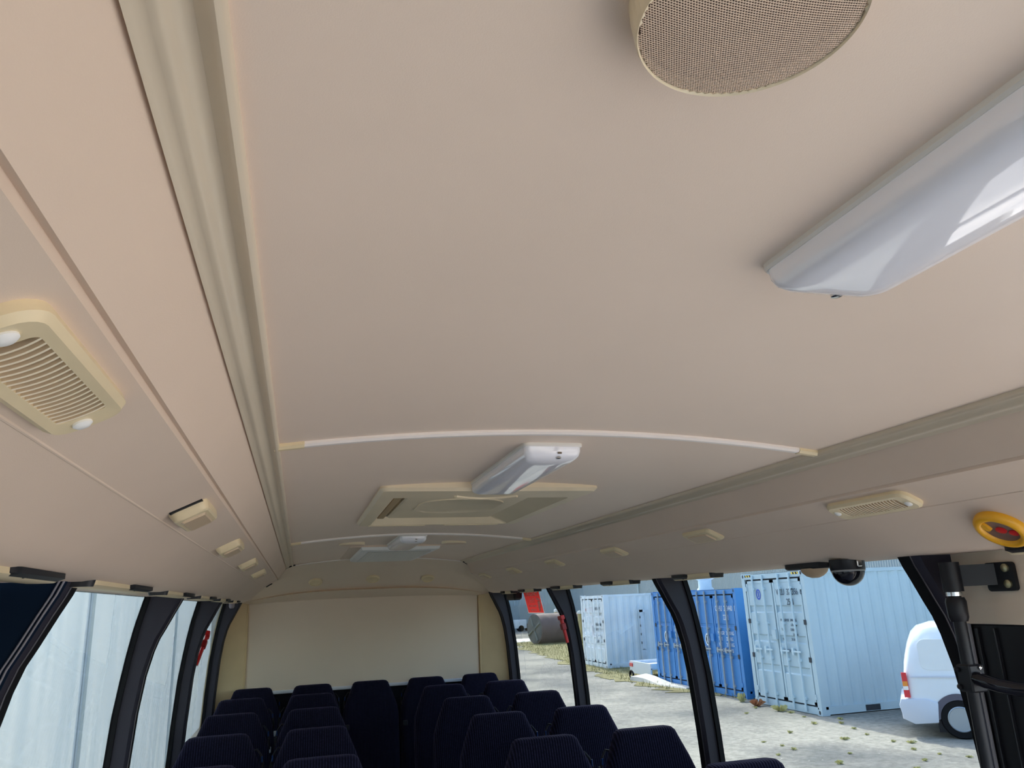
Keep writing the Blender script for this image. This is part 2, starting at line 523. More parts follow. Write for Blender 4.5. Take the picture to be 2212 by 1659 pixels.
# ---- rear bulkhead header (bowl between ceiling end, ducts and rear panel)
rw = empty('wall_rear', (0, 5.62, 0), kind='structure', label='beige rear wall panel behind the last row of seats')
top = []
for x, z, y in [(-.945, 1.6515, 5.60), (-.825, 1.651, 5.33), (-.803, 1.654, 5.30), (-.762, 1.676, 5.25), (-.689, 1.7323, 5.10), (-.607, 1.771, 5.005), (-.556, 1.8385, 4.935)]:
    top.append((x, y - 5.62, z))
for i in range(21):
    x = -WR + 2 * WR * i / 20
    top.append((x, 4.915 - 5.62, zc(x) - .003))
top += [(-a, b, c) for a, b, c in reversed(top[:7])]
def hdr_row(yc, zcen, zside, xs_, yside):
    out = []
    n = len(top)
    for i in range(n):
        x = top[i][0] * xs_
        t = min(1, abs(x) / .80)
        e = t ** 3
        out.append((x, (yc * (1 - e) + yside * e) - 5.62, zcen * (1 - e) + zside * e))
    return out
rows = [top,
        hdr_row(5.17, 1.852, 1.70, .99, 5.40),
        hdr_row(5.22, 1.838, 1.690, .98, 5.44),
        hdr_row(5.47, 1.728, 1.666, .97, 5.54),
        hdr_row(5.49, 1.716, 1.660, .97, 5.55),
        hdr_row(5.465, 1.709, 1.655, .97, 5.55),
        hdr_row(5.58, 1.668, 1.645, .97, 5.60),
        hdr_row(5.625, 1.655, 1.640, .97, 5.61)]
MB().loft(rows, closed=False).build('header', REARW, rw, smooth=40)
m_ = MB(); m_.box((-.80, 0.0, 1.085), (.775, .03, 1.665)); m_.build('panel', REARW, rw)
m_ = MB(); m_.box((-.80, -.02, 1.064), (.775, .02, 1.085)); m_.build('bottom_strip', STRIP, rw, bevel=(.004, 2))
m_ = MB(); m_.box((-.80, 0, 0), (.775, .03, 1.066)); m_.build('lower_panel', mat('rear_dark_trim', (.012, .013, .022), .8, spec=.2), rw)
for s in (-1, 1):
    xin = .78 if s > 0 else .80
    ring = lambda z: [(s * xin, -.012, z), (s * (xin + .045), -.035, z), (s * (xin + .075), -.050, z), (s * (x_in(z) + .03), -.115, z), (s * (x_gl(z) + .02), -.10, z), (s * (x_gl(z) + .02), .05, z), (s * xin, .05, z)]
    m_ = MB(); m_.loft([ring(z) for z in (.74, .9, 1.1, 1.3, 1.45, 1.55, 1.6, 1.66)]); m_.build('corner_trim', CORNER, rw, smooth=20)
    m_ = MB(); m_.tube([(s * (xin + .006), -.016, z) for z in (.8, 1.2, 1.64)], .005, 8); m_.build('corner_bead', CORNER, rw)
m_ = MB(); m_.box((-1.04, .12, -.1), (1.04, .18, 1.95)); m_.build('outer_panel', SHELL, rw)
MB().tube([(a, b - .006, c - .002) for a, b, c in top[7:-7]], .0042, 8).build('edge_strip', BOW, rw)
# dark gaps at the corners of the header
for pts in ([(-.505, 4.905, 1.853), (-.53, 4.90, 1.846), (-.562, 4.925, 1.835)], [(.525, 4.905, 1.850), (.54, 4.915, 1.842), (.560, 4.93, 1.832)], [(-.640, 5.02, 1.752), (-.672, 5.075, 1.736)]):
    MB().tube([(a, b - 5.62, c) for a, b, c in pts], .0035, 6).build('gap', BLACKT, rw)

# three cup knobs on the header
for i, (x, lab) in enumerate(((-.375, 'leftmost round beige cup on the rear header'), (0.0, 'middle round beige cup on the rear header'), (.375, 'rightmost round beige cup on the rear header, hollow in the middle'))):
    # header slope between (5.22,1.838) and (5.47,1.728)
    e = (abs(x) * .97 / .80) ** 3
    yy, z_ = 5.352, 1.770
    t = empty('round_cup', mtx=frame((x, yy + e * .14, z_ - e * .09 + .006), (1, 0, 0), (0, -.46, -.89)), label=lab, cat='cup', group='round cups on the rear header')
    m_ = MB(); m_.lathe([(.044, -.006), (.044, .008), (.040, .013), (.034, .013), (.032, .006)], 24); m_.build('ring', CREAM, t)
    m_ = MB(); m_.lathe([(.0325, -.003), (.0325, .009), (.027, .011)] if i < 2 else [(.032, -.003), (.032, .0045), (.016, .004)], 24); m_.build('cap', CREAM if i < 2 else HATCHD, t)

# ------------------------------------------------------------------ ceiling lamps
def ceiling_lamp(y0, y1, label, xc=0.0):
    L, W2 = y1 - y0, .0625
    t = empty('ceiling_lamp', mtx=frame((xc, (y0 + y1) / 2, zc(xc) + .001), (0, 1, 0), (0, 0, -1)), label=label, cat='lamp', group='ceiling lamps along the centre of the roof')
    m_ = MB()
    m_.loft([[(a, b, 0) for a, b in rrect(L, .125, .014)], [(a, b, .006) for a, b in rrect(L, .125, .014)], [(a, b, .0085) for a, b in rrect(L - .004, .121, .012)]])
    m_.build('base', LAMPB, t)
    m_ = MB()
    rings = []
    for w, h, r in ((.119, .0080, .014), (.118, .0170, .014), (.114, .0245, .016), (.106, .0300, .018), (.092, .0340, .018), (.060, .0362, .012), (.012, .0370, .004)):
        ins = {.119: .005, .118: .007, .114: .013, .106: .026, .092: .050, .060: .085, .012: .14}[w]
        rings.append([(a, b, h) for a, b in rrect(L - ins, w, min(r, w / 2.2), 6)])
    m_.loft(rings)
    d = m_.build('diffuser', LENS, t, smooth=60)
    for sgn in (-1, 1):
        m_ = MB(); m_.lathe([(.0055, 0), (.0055, .0022), (.003, .003)], 12, c=(sgn * (L / 2 - .012), .012)); o = m_.build('screw', STEEL, d); o.location.z = .0285
        m_ = MB(); m_.box((sgn * (L / 2 - .006) - .003, .008, .0195), (sgn * (L / 2 - .006) + .003, .016, .0225)); m_.build('notch', HATCHD, d)
    return t
ceiling_lamp(.060, .584, 'long white ceiling lamp nearest the camera beside the round speaker')
ceiling_lamp(1.403, 1.930, 'white ceiling lamp just in front of the roof hatch')
ceiling_lamp(3.385, 3.905, 'small far white ceiling lamp just in front of the perforated panel')

# ------------------------------------------------------------------ roof hatch
t = empty('roof_hatch', mtx=frame((0, 2.335, zc(.2) + .002), (0, 1, 0), (0, 0, -1)), label='cream plastic roof hatch with a raised frame and recessed lid', cat='roof hatch')
OL, OW = .868, .580
# local x = rearward, local y = bus +x, local z = down; opening is set towards the rear
def rr2(x0, x1, y0, y1, r, z, n=5):
    cx, cy = (x0 + x1) / 2, (y0 + y1) / 2
    return [(a + cx, b + cy, z) for a, b in rrect(x1 - x0, y1 - y0, r, n)]
m_ = MB()
lay = [rr2(-OL / 2, OL / 2, -OW / 2, OW / 2, .020, -.012), rr2(-OL / 2, OL / 2, -OW / 2, OW / 2, .020, .012),
       rr2(-OL / 2 + .008, OL / 2 - .008, -OW / 2 + .008, OW / 2 - .008, .016, .020),
       rr2(-.300, .402, -.245, .250, .012, .020), rr2(-.296, .399, -.240, .246, .012, .016), rr2(-.286, .386, -.236, .185, .012, -.009)]
m_.loft(lay, True, False)
m_.build('frame', HATCHP, t, smooth=30)
m_ = MB(); m_.loft([rr2(-.292, .392, -.242, .190, .012, -.026), rr2(-.292, .392, -.242, .190, .012, -.016)]); m_.build('recess_back', HATCHD, t)
lid = MB()
lid.loft([rr2(-.284, .384, -.188, .183, .010, -.020), rr2(-.284, .384, -.188, .183, .010, -.006), rr2(-.279, .379, -.183, .178, .008, -.002)])
lido = lid.build('lid', HATCHP, t, smooth=30)
m_ = MB(); m_.loft([[(a + .05, b, -.0165) for a, b in rrect(.36, .27, .12, 8)], [(a + .05, b, .0010) for a, b in rrect(.352, .262, .12, 8)], [(a + .05, b, .0010) for a, b in rrect(.340, .250, .115, 8)], [(a + .05, b, -.0015) for a, b in rrect(.332, .242, .11, 8)]]); m_.build('embossed_ring', HATCHP, lido)
m_ = MB(); m_.tube([(-.345 + .045 * (1 - (k / 6 - 1) ** 2), -.085 + .17 * k / 12, .020) for k in range(13)], .0055, 8); m_.build('pull_lip', HATCHP, t)
m_ = MB(); m_.box((-.250, -.032, -.004), (-.222, .032, .0012)); m_.build('latch', mat('latch_brown', (.42, .34, .22), .5), lido, bevel=(.002, 1))
m_ = MB(); m_.box((-.20, -.226, -.018), (.34, -.205, .004)); m_.build('hinge_strip', mat('hatch_brown_strip', (.45, .33, .18), .5), t)
for b in (-.15, .12):
    m_ = MB(); m_.box((OL / 2 - .022, b - .10, .0195), (OL / 2 - .006, b + .10, .0225)); m_.build('hinge_cover', HATCHP, t, bevel=(.001, 1))

# ------------------------------------------------------------------ speakers
def speaker(x, y, label, R=.0575, holes=True, h=.029):
    t = empty('ceiling_speaker', mtx=frame((x, y, zc(x) + .003), (0, 1, 0), (0, 0, -1)), label=label, cat='speaker', group='round ceiling speakers')
    m_ = MB()
    n = 144 if holes else 40
    rings = []
    for r, z in ((R, 0), (R, .006), (R * .996, .012), (R * .985, h * .62), (R * .972, h * .85), (R * .955, h * .93), (R * .945, h * .90), (R * .94, h * .6)):
        ring = []
        for k in range(n):
            a = 2 * PI * k / n
            rr = r
            if holes and .3 * h < z < .93 * h and math.sin(a * 3 + .6) > .15:
                rr = r - (.0011 if k % 2 else 0)
            ring.append((rr * math.cos(a), rr * math.sin(a), z))
        rings.append(ring)
    m_.loft(rings, True, False)
    m_.build('rim', SPKRING, t, smooth=40)
    R2 = R * .943
    dome = lambda a, b: h * .88 + .0050 * (1 - (a * a + b * b) / R2 ** 2)
    if holes:
        m_ = MB()
        p = .00142
        nn = int(R2 / p) + 1
        hr = p * .31
        for i in range(-nn, nn + 1):
            for j in range(-nn, nn + 1):
                cx, cy = i * p, (j + (.5 if i % 2 else 0)) * p
                if cx * cx + cy * cy > (R2 - p * .4) ** 2:
                    continue
                sq = [(1, 0), (1, 1), (0, 1), (-1, 1), (-1, 0), (-1, -1), (0, -1), (1, -1)]
                vs = []
                for ux, uy in sq:
                    a, b = cx + ux * p / 2, cy + uy * p / 2
                    vs.append((a, b, dome(a, b)))
                for k, (ux, uy) in enumerate(sq):
                    l = math.hypot(ux, uy)
                    a, b = cx + ux / l * hr, cy + uy / l * hr
                    vs.append((a, b, dome(a, b) - .00025))
                m_.add(vs, [(k, (k + 1) % 8, 8 + (k + 1) % 8, 8 + k) for k in range(8)])
        # fast build without bmesh
        me = bpy.data.meshes.new('grille'); me.from_pydata(m_.v, [], m_.f); me.materials.append(GRILLE)
        me.polygons.foreach_set('use_smooth', [True] * len(me.polygons))
        g = bpy.data.objects.new('grille', me); COL.objects.link(g); g.parent = t
        m_ = MB(); m_.lathe([(R2, h * .5), (R2 * .99, h * .60), (R2 * .5, h * .74), (.002, h * .76)], 40); m_.build('cone_cloth', GRILLEB, t)
    else:
        m_ = MB(); m_.lathe([(R2, h * .8), (R2, h * .89), (R2 * .7, h * 1.0), (R2 * .3, h * 1.07), (.002, h * 1.08)], 40); m_.build('grille', GRILLE, t)
    return t
speaker(-.274, .264, 'large round beige perforated speaker near the camera')
speaker(-.246, 3.70, 'far small round speaker left of the last ceiling lamp', R=.0600, holes=False, h=.014)
speaker(.246, 3.73, 'far small round speaker right of the last ceiling lamp', R=.0600, holes=False, h=.014)

# ------------------------------------------------------------------ perforated return-air panel at the rear
t = empty('return_air_grille', mtx=frame((.005, 4.43, ZCROWN - .004), (0, 1, 0), (0, 0, -1)), label='white perforated return air panel at the rear of the ceiling', cat='air panel')
m_ = MB()
m_.loft([[(-.50, -.245, -.006), (.48, -.245, -.006), (.48, .215, -.006), (-.50, .215, -.006)], [(-.50, -.245, .006), (.48, -.245, .006), (.48, .215, .006), (-.50, .215, .006)]])
m_.build('side_plate', SIDEP, t)
m_ = MB()
m_.loft([[(-.50, -.19, 0), (.47, -.19, 0), (.47, .21, 0), (-.50, .21, 0)], [(-.49, -.185, .020), (.46, -.185, .020), (.46, .205, .020), (-.49, .205, .020)], [(-.46, -.165, .026), (.44, -.165, .026), (.44, .185, .026), (-.46, .185, .026)]])
m_.build('frame', WHITEP, t, smooth=30)
m_ = MB()
nx, ny = 46, 22
for i in range(nx):
    for j in range(ny):
        x0, y0_ = -.44 + .86 * i / nx, -.15 + .32 * j / ny
        dx, dy = .86 / nx, .32 / ny
        a = [(x0, y0_), (x0 + dx, y0_), (x0 + dx, y0_ + dy), (x0, y0_ + dy)]
        b = [(x0 + dx * .22, y0_ + dy * .22), (x0 + dx * .78, y0_ + dy * .22), (x0 + dx * .78, y0_ + dy * .78), (x0 + dx * .22, y0_ + dy * .78)]
        m_.add([(p, q, .0275) for p, q in a] + [(p, q, .0255) for p, q in b], [(k, (k + 1) % 4, 4 + (k + 1) % 4, 4 + k) for k in range(4)])
me = bpy.data.meshes.new('perforated_sheet'); me.from_pydata(m_.v, [], m_.f); me.materials.append(PERF)
g = bpy.data.objects.new('perforated_sheet', me); COL.objects.link(g); g.parent = t
m_ = MB(); m_.box((-.44, -.15, .0262), (.42, .17, .0266)); m_.build('filter', mat('filter_grey', (.35, .34, .32), .9), t)

# ------------------------------------------------------------------ fixtures on the sloping ducts
def side_frame(s, y, u=0.5, off=0.0):
    """frame on panel B (between seam and crease); u runs from seam to crease"""
    a = Vector((.607, 1.771)); b = Vector((.689, 1.7323))
    p = a.lerp(b, u); tn = (b - a).normalized()
    nrm = Vector((-abs(tn.y), -abs(tn.x)))
    loc = (s * (p.x + nrm.x * off), y, p.y + nrm.y * off)
    return frame(loc, (0, 1, 0), (s * nrm.x, 0, nrm.y))
def louvre(s, y, label):
    t = empty('louvre_vent', mtx=side_frame(s, y, .50), label=label, cat='vent', group='louvred duct vents')
    L, W2 = .232, .062
    m_ = MB()
    outer = rrect(L, W2, .020); out2 = rrect(L - .010, W2 - .010, .016); inn = rrect(L - .062, W2 - .026, .006); inn2 = rrect(L - .064, W2 - .028, .006)
    m_.loft([[(a, b, -.002) for a, b in outer], [(a, b, .007) for a, b in outer], [(a, b, .0115) for a, b in out2], [(a, b, .0105) for a, b in inn], [(a, b, .001) for a, b in inn2]], True, False)
    m_.build('frame', CREAM, t, smooth=30)
    m_ = MB(); m_.box((-L / 2 + .03, -W2 / 2 + .012, -.001), (L / 2 - .03, W2 / 2 - .012, .0015)); m_.build('backing', mat('vent_brown', (.42, .30, .20), .8), t)
    ns = 19
    sl = None
    for k in range(ns):
        x = -L / 2 + .037 + (L - .074) * k / (ns - 1)
        if sl is None:
            m_ = MB()
            rings = []
            for q in range(9):
                b = -W2 / 2 + .0125 + (W2 - .025) * q / 8
                bow = .0045 * (1 - ((q - 4) / 4) ** 2)
                rings.append([(bow + .0042, b, .0015), (bow - .0012, b, .0102), (bow + .0006, b, .0106), (bow + .0056, b, .0015)])
            m_.loft(rings)
            sl = m_.build('slat', mat('vent_slat', (.84, .72, .54), .4), t)
            sl.location.x = x
        else:
            c = sl.copy(); COL.objects.link(c); c.parent = t; c.location.x = x
    for sg in (-1, 1):
        m_ = MB(); m_.lathe([(.0075, .009), (.0075, .0125), (.005, .0145), (.001, .015)], 16, c=(sg * (L / 2 - .018), -.004 * sg)); m_.build('button', WHITEP, t)
    return t
louvre(-1, .555, 'large cream louvred vent on the left duct near the camera')
louvre(1, 1.315, 'cream louvred vent on the right duct')

def reading_lamp(s, y, label):
    t = empty('reading_lamp', mtx=side_frame(s, y, .50), label=label, cat='reading lamp', group='small cream lamps on the ducts')
    L, W2, h = .165, .060, (.016 if s < 0 else .010)
    m_ = MB()
    m_.loft([[(a, b, -.003) for a, b in rrect(L, W2, .014)], [(a, b, .003) for a, b in rrect(L, W2, .014)], [(a, b, h * .85) for a, b in rrect(L - .012, W2 - .006, .012)], [(a, b, h) for a, b in rrect(L - .020, W2 - .012, .010)]])
    b = m_.build('body', CREAM, t, smooth=30)
    m_ = MB()
    m_.loft([[(a + s * .0, b_, h - .001) for a, b_ in rrect(L - .050, W2 - .020, .005)], [(a, b_, h + .0035) for a, b_ in rrect(L - .056, W2 - .026, .005)]])
    m_.build('lens', CREAM2, t)
    if s < 0 and y < 2:
        m_ = MB(); m_.box((-L / 2 - .006, -W2 / 2 + .004, -.004), (-L / 2 + .004, W2 / 2 - .006, .003)); m_.build('gap', BLACKT, t)  # black strip standing in for the shadow at the lamp's front end
    return t
for i, y in enumerate((1.345, 2.06, 2.80, 3.52)):
    reading_lamp(-1, y, 'small cream reading lamp on the left duct, %s from the large louvred vent' % ('first', 'second', 'third', 'fourth')[i])
for i, y in enumerate((2.02, 2.69, 3.40, 4.11, 4.80)):
    reading_lamp(1, y, 'small cream reading lamp on the right duct, %s behind the louvred vent' % ('first', 'second', 'third', 'fourth', 'fifth')[i])

# ------------------------------------------------------------------ air outlets under the ducts
ZU = 1.6515
def outlet(s, y1, L, label, tilt=0):
    t = empty('air_outlet', mtx=frame((s * .832, y1 - L / 2, ZU), (0, 1, 0), (0, 0, -1)), label=label, cat='air outlet', group='air outlets under the ducts')
    # local x = bus length (rearward), local y = bus +x, local z = down
    k_ = .62 if s < 0 else 1.0
    m_ = MB()
    m_.loft([[(a, b, -.003) for a, b in rrect(L, .050, .024)], [(a, b, .009 * k_) for a, b in rrect(L, .050, .024)], [(a, b, .015 * k_) for a, b in rrect(L - .012, .036, .017)]])
    m_.build('housing', CREAM, t, smooth=30)
    a0 = L * .46
    m_ = MB()
    m_.loft([[(a + L / 2 - a0 / 2 - .004, b - s * .006, -.003) for a, b in rrect(a0, .054, .026)], [(a + L / 2 - a0 / 2 - .004, b - s * .006, .007 * k_) for a, b in rrect(a0, .054, .026)], [(a + L / 2 - a0 / 2 - .004, b - s * .006, .0125 * k_) for a, b in rrect(a0 - .020, .034, .016)]])
    lv = m_.build('louvre', BLACKT, t, smooth=30)
    m_ = MB(); m_.box((L / 2 - a0 * .72, -.020 - s * .006, .0105 * k_), (L / 2 - a0 * .70, .016 - s * .006, .0135 * k_)); m_.build('vane', SEATB, lv)
    m_ = MB()
    m_.loft([[(a - L / 2 + .008, b, -.002) for a, b in rrect(.022, .050, .010)], [(a - L / 2 + .008, b, .0140 * k_) for a, b in rrect(.020, .044, .009)]])
    m_.build('end_plug', SEATB, t)
    return t
ordn = ('first', 'second', 'third', 'fourth', 'fifth', 'sixth')
for i, (y1, L) in enumerate(((1.27, .50), (1.975, .53), (2.74, .52), (3.45, .50), (4.13, .45), (4.80, .42))):
    outlet(-1, y1, L, 'black and cream air outlet under the left duct, %s from the front' % ordn[i])
for i, (y1, L) in enumerate(((1.185, .30), (2.57, .29), (3.26, .33), (3.98, .37), (4.62, .34), (5.05, .26))):
    outlet(1, y1, L, 'black and cream air outlet under the right duct, %s from the front' % ('first', 'third', 'fourth', 'fifth', 'sixth', 'last')[i])
# the one beside the dome camera, opened flap
t = empty('air_outlet', mtx=frame((.828, 1.79, ZU), (0, 1, 0), (0, 0, -1)), label='black air outlet with a tan flap hanging open beside the dome camera', cat='air outlet', group='air outlets under the ducts')
m_ = MB(); m_.loft([[(a, b, -.010) for a, b in rrect(.185, .056, .026)], [(a, b, .008) for a, b in rrect(.185, .056, .026)], [(a, b, .012) for a, b in rrect(.175, .046, .022)]]); m_.build('housing', BLACKT, t)
m_ = MB(); m_.loft([[(a - .012, b, .010) for a, b in rrect(.085, .050, .024)], [(a - .012, b, .020) for a, b in rrect(.078, .044, .021)], [(a - .012, b, .030) for a, b in rrect(.052, .028, .013)], [(a - .012, b, .035) for a, b in rrect(.020, .012, .005)]]); m_.build('flap', mat('tan_flap', (.55, .40, .26), .5), t, smooth=60)
m_ = MB(); m_.box((-.115, -.008, .004), (-.088, .008, .011)); m_.build('clip', SEATB, t)

# dome camera
t = empty('dome_camera', mtx=frame((.822, 1.640, ZU), (0, 1, 0), (0, 0, -1)), label='black dome security camera under the right duct', cat='camera')
m_ = MB(); m_.lathe([(.041, -.004), (.041, .019), (.039, .022)], 32); m_.build('collar', BLACKP, t)
m_ = MB(); m_.lathe([(.0385 * math.cos(a), .021 + .038 * math.sin(a)) for a in [i * PI / 2 / 10 for i in range(10)]] + [(.001, .059)], 32); m_.build('dome', BLACKG, t, smooth=80)
m_ = MB(); m_.loft([[(r * math.cos(2 * PI * k / 32), r * math.sin(2 * PI * k / 32), z) for k in range(32)] for r, z in ((.0395, .020), (.0405, .0225), (.0392, .025), (.038, .0225))], True, False); m_.build('rim', mat('dome_rim', (.30, .31, .31), .25), t)
m_ = MB(); m_.box((-.047, -.007, .0), (-.040, .007, .015)); m_.build('screw_tab', STEEL, t, bevel=(.002, 1))

# yellow emergency call button
tn = Vector((.770 - .689, 1.670 - 1.7323)).normalized()
t = empty('emergency_button', mtx=frame((.752, 1.118, 1.6838), (0, 1, 0), (-abs(tn.y), 0, -abs(tn.x))), label='yellow round emergency button with a clear brown cover and red centre', cat='button')
m_ = MB(); m_.lathe([(.046, -.004), (.047, .004), (.046, .010), (.042, .0145), (.036, .0155), (.031, .012), (.030, .006)], 36); m_.build('ring', YELLOW, t, smooth=60)
m_ = MB(); m_.lathe([(.031, .000), (.031, .0085), (.020, .0075), (.008, .007), (.0065, .004), (.001, .004)], 30); m_.build('cover', AMBERC, t)
m_ = MB(); m_.lathe([(.0085, .006), (.0085, .0085), (.006, .0095), (.001, .0095)], 16, sx=1.2); m_.build('push_button', REDB, t)
m_ = MB(); m_.lathe([(.0075, .006), (.0075, .0092), (.005, .0098)], 14, c=(-.019, .010), sx=1.3); m_.build('red_window', REDB, t)
m_ = MB(); m_.loft([[(a + .018, b - .016, .006) for a, b in rrect(.012, .024, .005)], [(a + .018, b - .016, .0125) for a, b in rrect(.010, .020, .004)]]); m_.build('tab', YELLOW, t)

# ------------------------------------------------------------------ seats
def seat_mesh():
    prof = [(1.120, .092, .034), (1.117, .108, .050), (1.107, .120, .062), (1.085, .129, .070), (1.02, .158, .078), (.96, .180, .086), (.90, .187, .092), (.80, .188, .100), (.62, .188, .108), (.50, .186, .110), (.44, .182, .100)]
    rings = []
    for z, hw, th in prof:
        yoff = (z - 1.12) * .24           # recline: the back leans rearward with height
        r = min(th * .42, hw * .4)
        rings.append([(a, b + yoff, z) for a, b in rrect(hw * 2, th, r, 4)])
    m_ = MB(); m_.loft(list(reversed(rings)))
    return m_
def make_seat():
    t = empty('bus_seat')
    seat_mesh().build('backrest', SEATF, t, smooth=60)
    m_ = MB()
    m_.loft([[(a, b - .34, z) for a, b in rrect(w, d, .05, 4)] for z, w, d in ((.34, .36, .44), (.37, .372, .46), (.43, .372, .46), (.455, .34, .43))])
    m_.build('cushion', SEATF, t, smooth=60)
    m_ = MB(); m_.box((-.16, -.50, .30), (.16, -.16, .345)); m_.build('frame', SEATB, t)
    for sx in (-1, 1):
        m_ = MB(); m_.box((sx * .14 - .015, -.44, 0), (sx * .14 + .015, -.20, .30)); m_.build('leg', SEATB, t)
    return t
proto = make_seat()
def add_belt(t, side):
    """shoulder belt guide, loop and strap on the given side (+1 = +x)"""
    x = side * .162
    m_ = MB(); m_.tube([(x - side * .028, .012, 1.05), (x - side * .010, .012, 1.055), (x + side * .006, .004, 1.035), (x + side * .018, -.006, .99), (x + side * .020, -.012, .95)], [.0035, .0042, .0042, .0042, .0035], 8); g = m_.build('belt_guide', BELT, t)
    m_ = MB(); m_.loft([[(x + side * .010, -.014 + yo, z), (x + side * .014, -.014 + yo, z), (x + side * .018, .022 + yo, z), (x + side * .014, .022 + yo, z)] for z, yo in ((1.0, 0), (.95, -.03), (.80, -.06), (.60, -.11))]); m_.build('belt_strap', BELT, g)
    m_ = MB(); m_.box((x + side * .008, -.011, 1.008), (x + side * .014, -.003, 1.032)); m_.build('belt_clip', BLUEP, g, bevel=(.002, 1))
    m_ = MB(); m_.box((x - side * .016, -.125, .845), (x + side * .012, -.105, .875)); m_.build('buckle', mat('buckle_grey', (.30, .31, .33), .3) if side > 0 else BELT, g, bevel=(.003, 1))
YA, PITCHS = 4.8748, .68
allspots = []
rown = ('second', 'third', 'fourth', 'fifth', 'sixth')
for s, side, x, col, nrow in ((1, 'right', .772, 'window', 5), (1, 'right', .386, 'aisle', 5), (-1, 'left', -.386, 'aisle', 4), (-1, 'left', -.772, 'window', 4)):
    for i in range(nrow):
        allspots.append((x, YA - i * PITCHS, 'navy ribbed bus seat on the %s %s side, %s row from the back' % (side, col, rown[i]), -1 if (col == 'window') == (s > 0) else 1, 'navy bus seats in rows'))
for i in range(5):
    allspots.append(((i - 2) * .3706, 5.4614, 'navy bus seat in the rear bench row, %s' % ('leftmost by the window', 'second from the left', 'in the middle', 'second from the right', 'rightmost by the window')[i], 1 if i < 2 else -1, 'navy bus seats in the rear row'))
objs = [proto] + [copy_tree(proto) for _ in allspots[1:]]
for o, (x, y, lab, b, grp) in zip(objs, allspots):
    o.location = (x, y, 0)
    tag(o, lab, 'seat', grp)
    add_belt(o, b)
    if 'rear' in grp: o.scale.x = .96

# ------------------------------------------------------------------ emergency signs and hammers
def sign(s, y0, label):
    # faces the cabin, on the inside of the glass
    L, H = .35, .150
    zc_ = 1.583
    xg0 = x_gl(1.51) - .006; xg1 = x_gl(1.655) - .006
    up = Vector((s * (xg1 - xg0), 0, .145)).normalized()
    xa = Vector((0, -s, 0))
    nz = xa.cross(up)
    mtx = Matrix.Identity(4)
    c = Vector((s * (x_gl(zc_) - .007), y0, zc_))
    for i in range(3):
        mtx[i][0] = xa[i]; mtx[i][1] = up[i]; mtx[i][2] = nz[i]; mtx[i][3] = c[i]
    t = empty('exit_sign', mtx=mtx, label=label, cat='sign', group='red emergency exit signs')
    m_ = MB(); o_ = [(-L / 2, -H / 2), (L / 2, -H / 2), (L / 2, H / 2), (-L / 2, H / 2)]
    ring_frame(m_, o_, [(a * .962, b * .945) for a, b in o_], -.0010, .0006); m_.build('border', STK_W, t, smooth=0)
    m_ = MB(); m_.add([(a * .964, b * .948, 0) for a, b in o_], [(0, 1, 2, 3)]); m_.build('face', STK_R, t, smooth=0)
    def tx(b, sz, x, y, sx=1.0):
        text_obj('lettering', b, sz, STK_W, t, Matrix.Translation((x, y, .0012)), depth=.0003, sx=sx)
    tx('EMERGENCY', .036, 0, .045, 1.30)
    tx('EXIT', .040, -.01, .004, 1.35)
    tx('REMOVE HAMMER', .018, -.03, -.030, 1.1)
    tx('BREAK GLASS', .018, -.03, -.054, 1.1)
    m_ = MB(); m_.tube([(.105, -.06, .001), (.118, .0, .001)], .007, 8); m_.tube([(.10, .016, .001), (.145, .008, .001)], .006, 8); m_.tube([(.11, -.035, .001), (.135, -.02, .001), (.14, .0, .001)], .008, 8)
    m_.build('hammer_icon', STK_W, t)
    return t
sign(1, 4.80, 'red EMERGENCY EXIT sign on the rear right window')
sign(-1, 4.62, 'red emergency sign seen edge-on on the rear left window')
def hammer(top, bot, s, label):
    d = Vector(bot) - Vector(top)
    L = d.length
    mtx = frame(top, (0, 1, 0), d)
    t = empty('emergency_hammer', mtx=mtx, label=label, cat='hammer', group='red emergency hammers')
    m_ = MB(); m_.loft([[(a, b, z) for a, b in rrect(w, .016, .006)] for z, w in ((.012, .030), (.06, .028), (.085, .022), (L, .016))]); m_.build('handle', REDB, t)
    m_ = MB(); m_.loft([[(x, a, b + .010) for a, b in rrect(.022, .024, .006)] for x in (-.034, .026)]); h = m_.build('head', REDB, t, bevel=(.003, 1))
    m_ = MB(); m_.lathe([(.006, 0), (.006, .006), (.001, .014)], 10); o = m_.build('tip', STEEL, h); o.rotation_euler = (0, PI / 2, 0); o.location = (.026, 0, .010)
    m_ = MB(); m_.box((-.018, -.012, .04), (.018, .012, .075)); m_.build('holder', mat('dark_red_holder', (.30, .01, .012), .4), t, bevel=(.003, 1))
    return t
hammer((.893, 4.090, 1.503), (.922, 4.080, 1.364), 1, 'red emergency hammer on the right window pillar below the exit sign')
hammer((-.908, 4.24, 1.497), (-.945, 4.17, 1.355), -1, 'red emergency hammer on the left window pillar')
# small box under the right duct by the sign, grey clip at the rear left
m_ = MB(); m_.loft([[(a, b, 0) for a, b in rrect(.06, .20, .012)], [(a, b, .038) for a, b in rrect(.056, .19, .012)], [(a, b, .050) for a, b in rrect(.040, .16, .010)]])
o = m_.build('black_box', BLACKT, smooth=30); o.matrix_world = frame((.880, 4.98, 1.645), (1, 0, 0), (0, 0, -1)); tag(o, 'small black box under the right duct beside the red exit sign', 'box')
m_ = MB(); m_.loft([[(a, b, 0) for a, b in rrect(.03, .07, .010)], [(a, b, .022) for a, b in rrect(.028, .066, .010)], [(a, b, .030) for a, b in rrect(.018, .05, .008)]])
o = m_.build('window_clip', mat('mauve_grey_plastic', (.30, .27, .31), .5), smooth=30); o.matrix_world = frame((-.87, 5.10, 1.647), (1, 0, 0), (0, 0, -1)); tag(o, 'small mauve grey clip above the rearmost left window', 'clip')

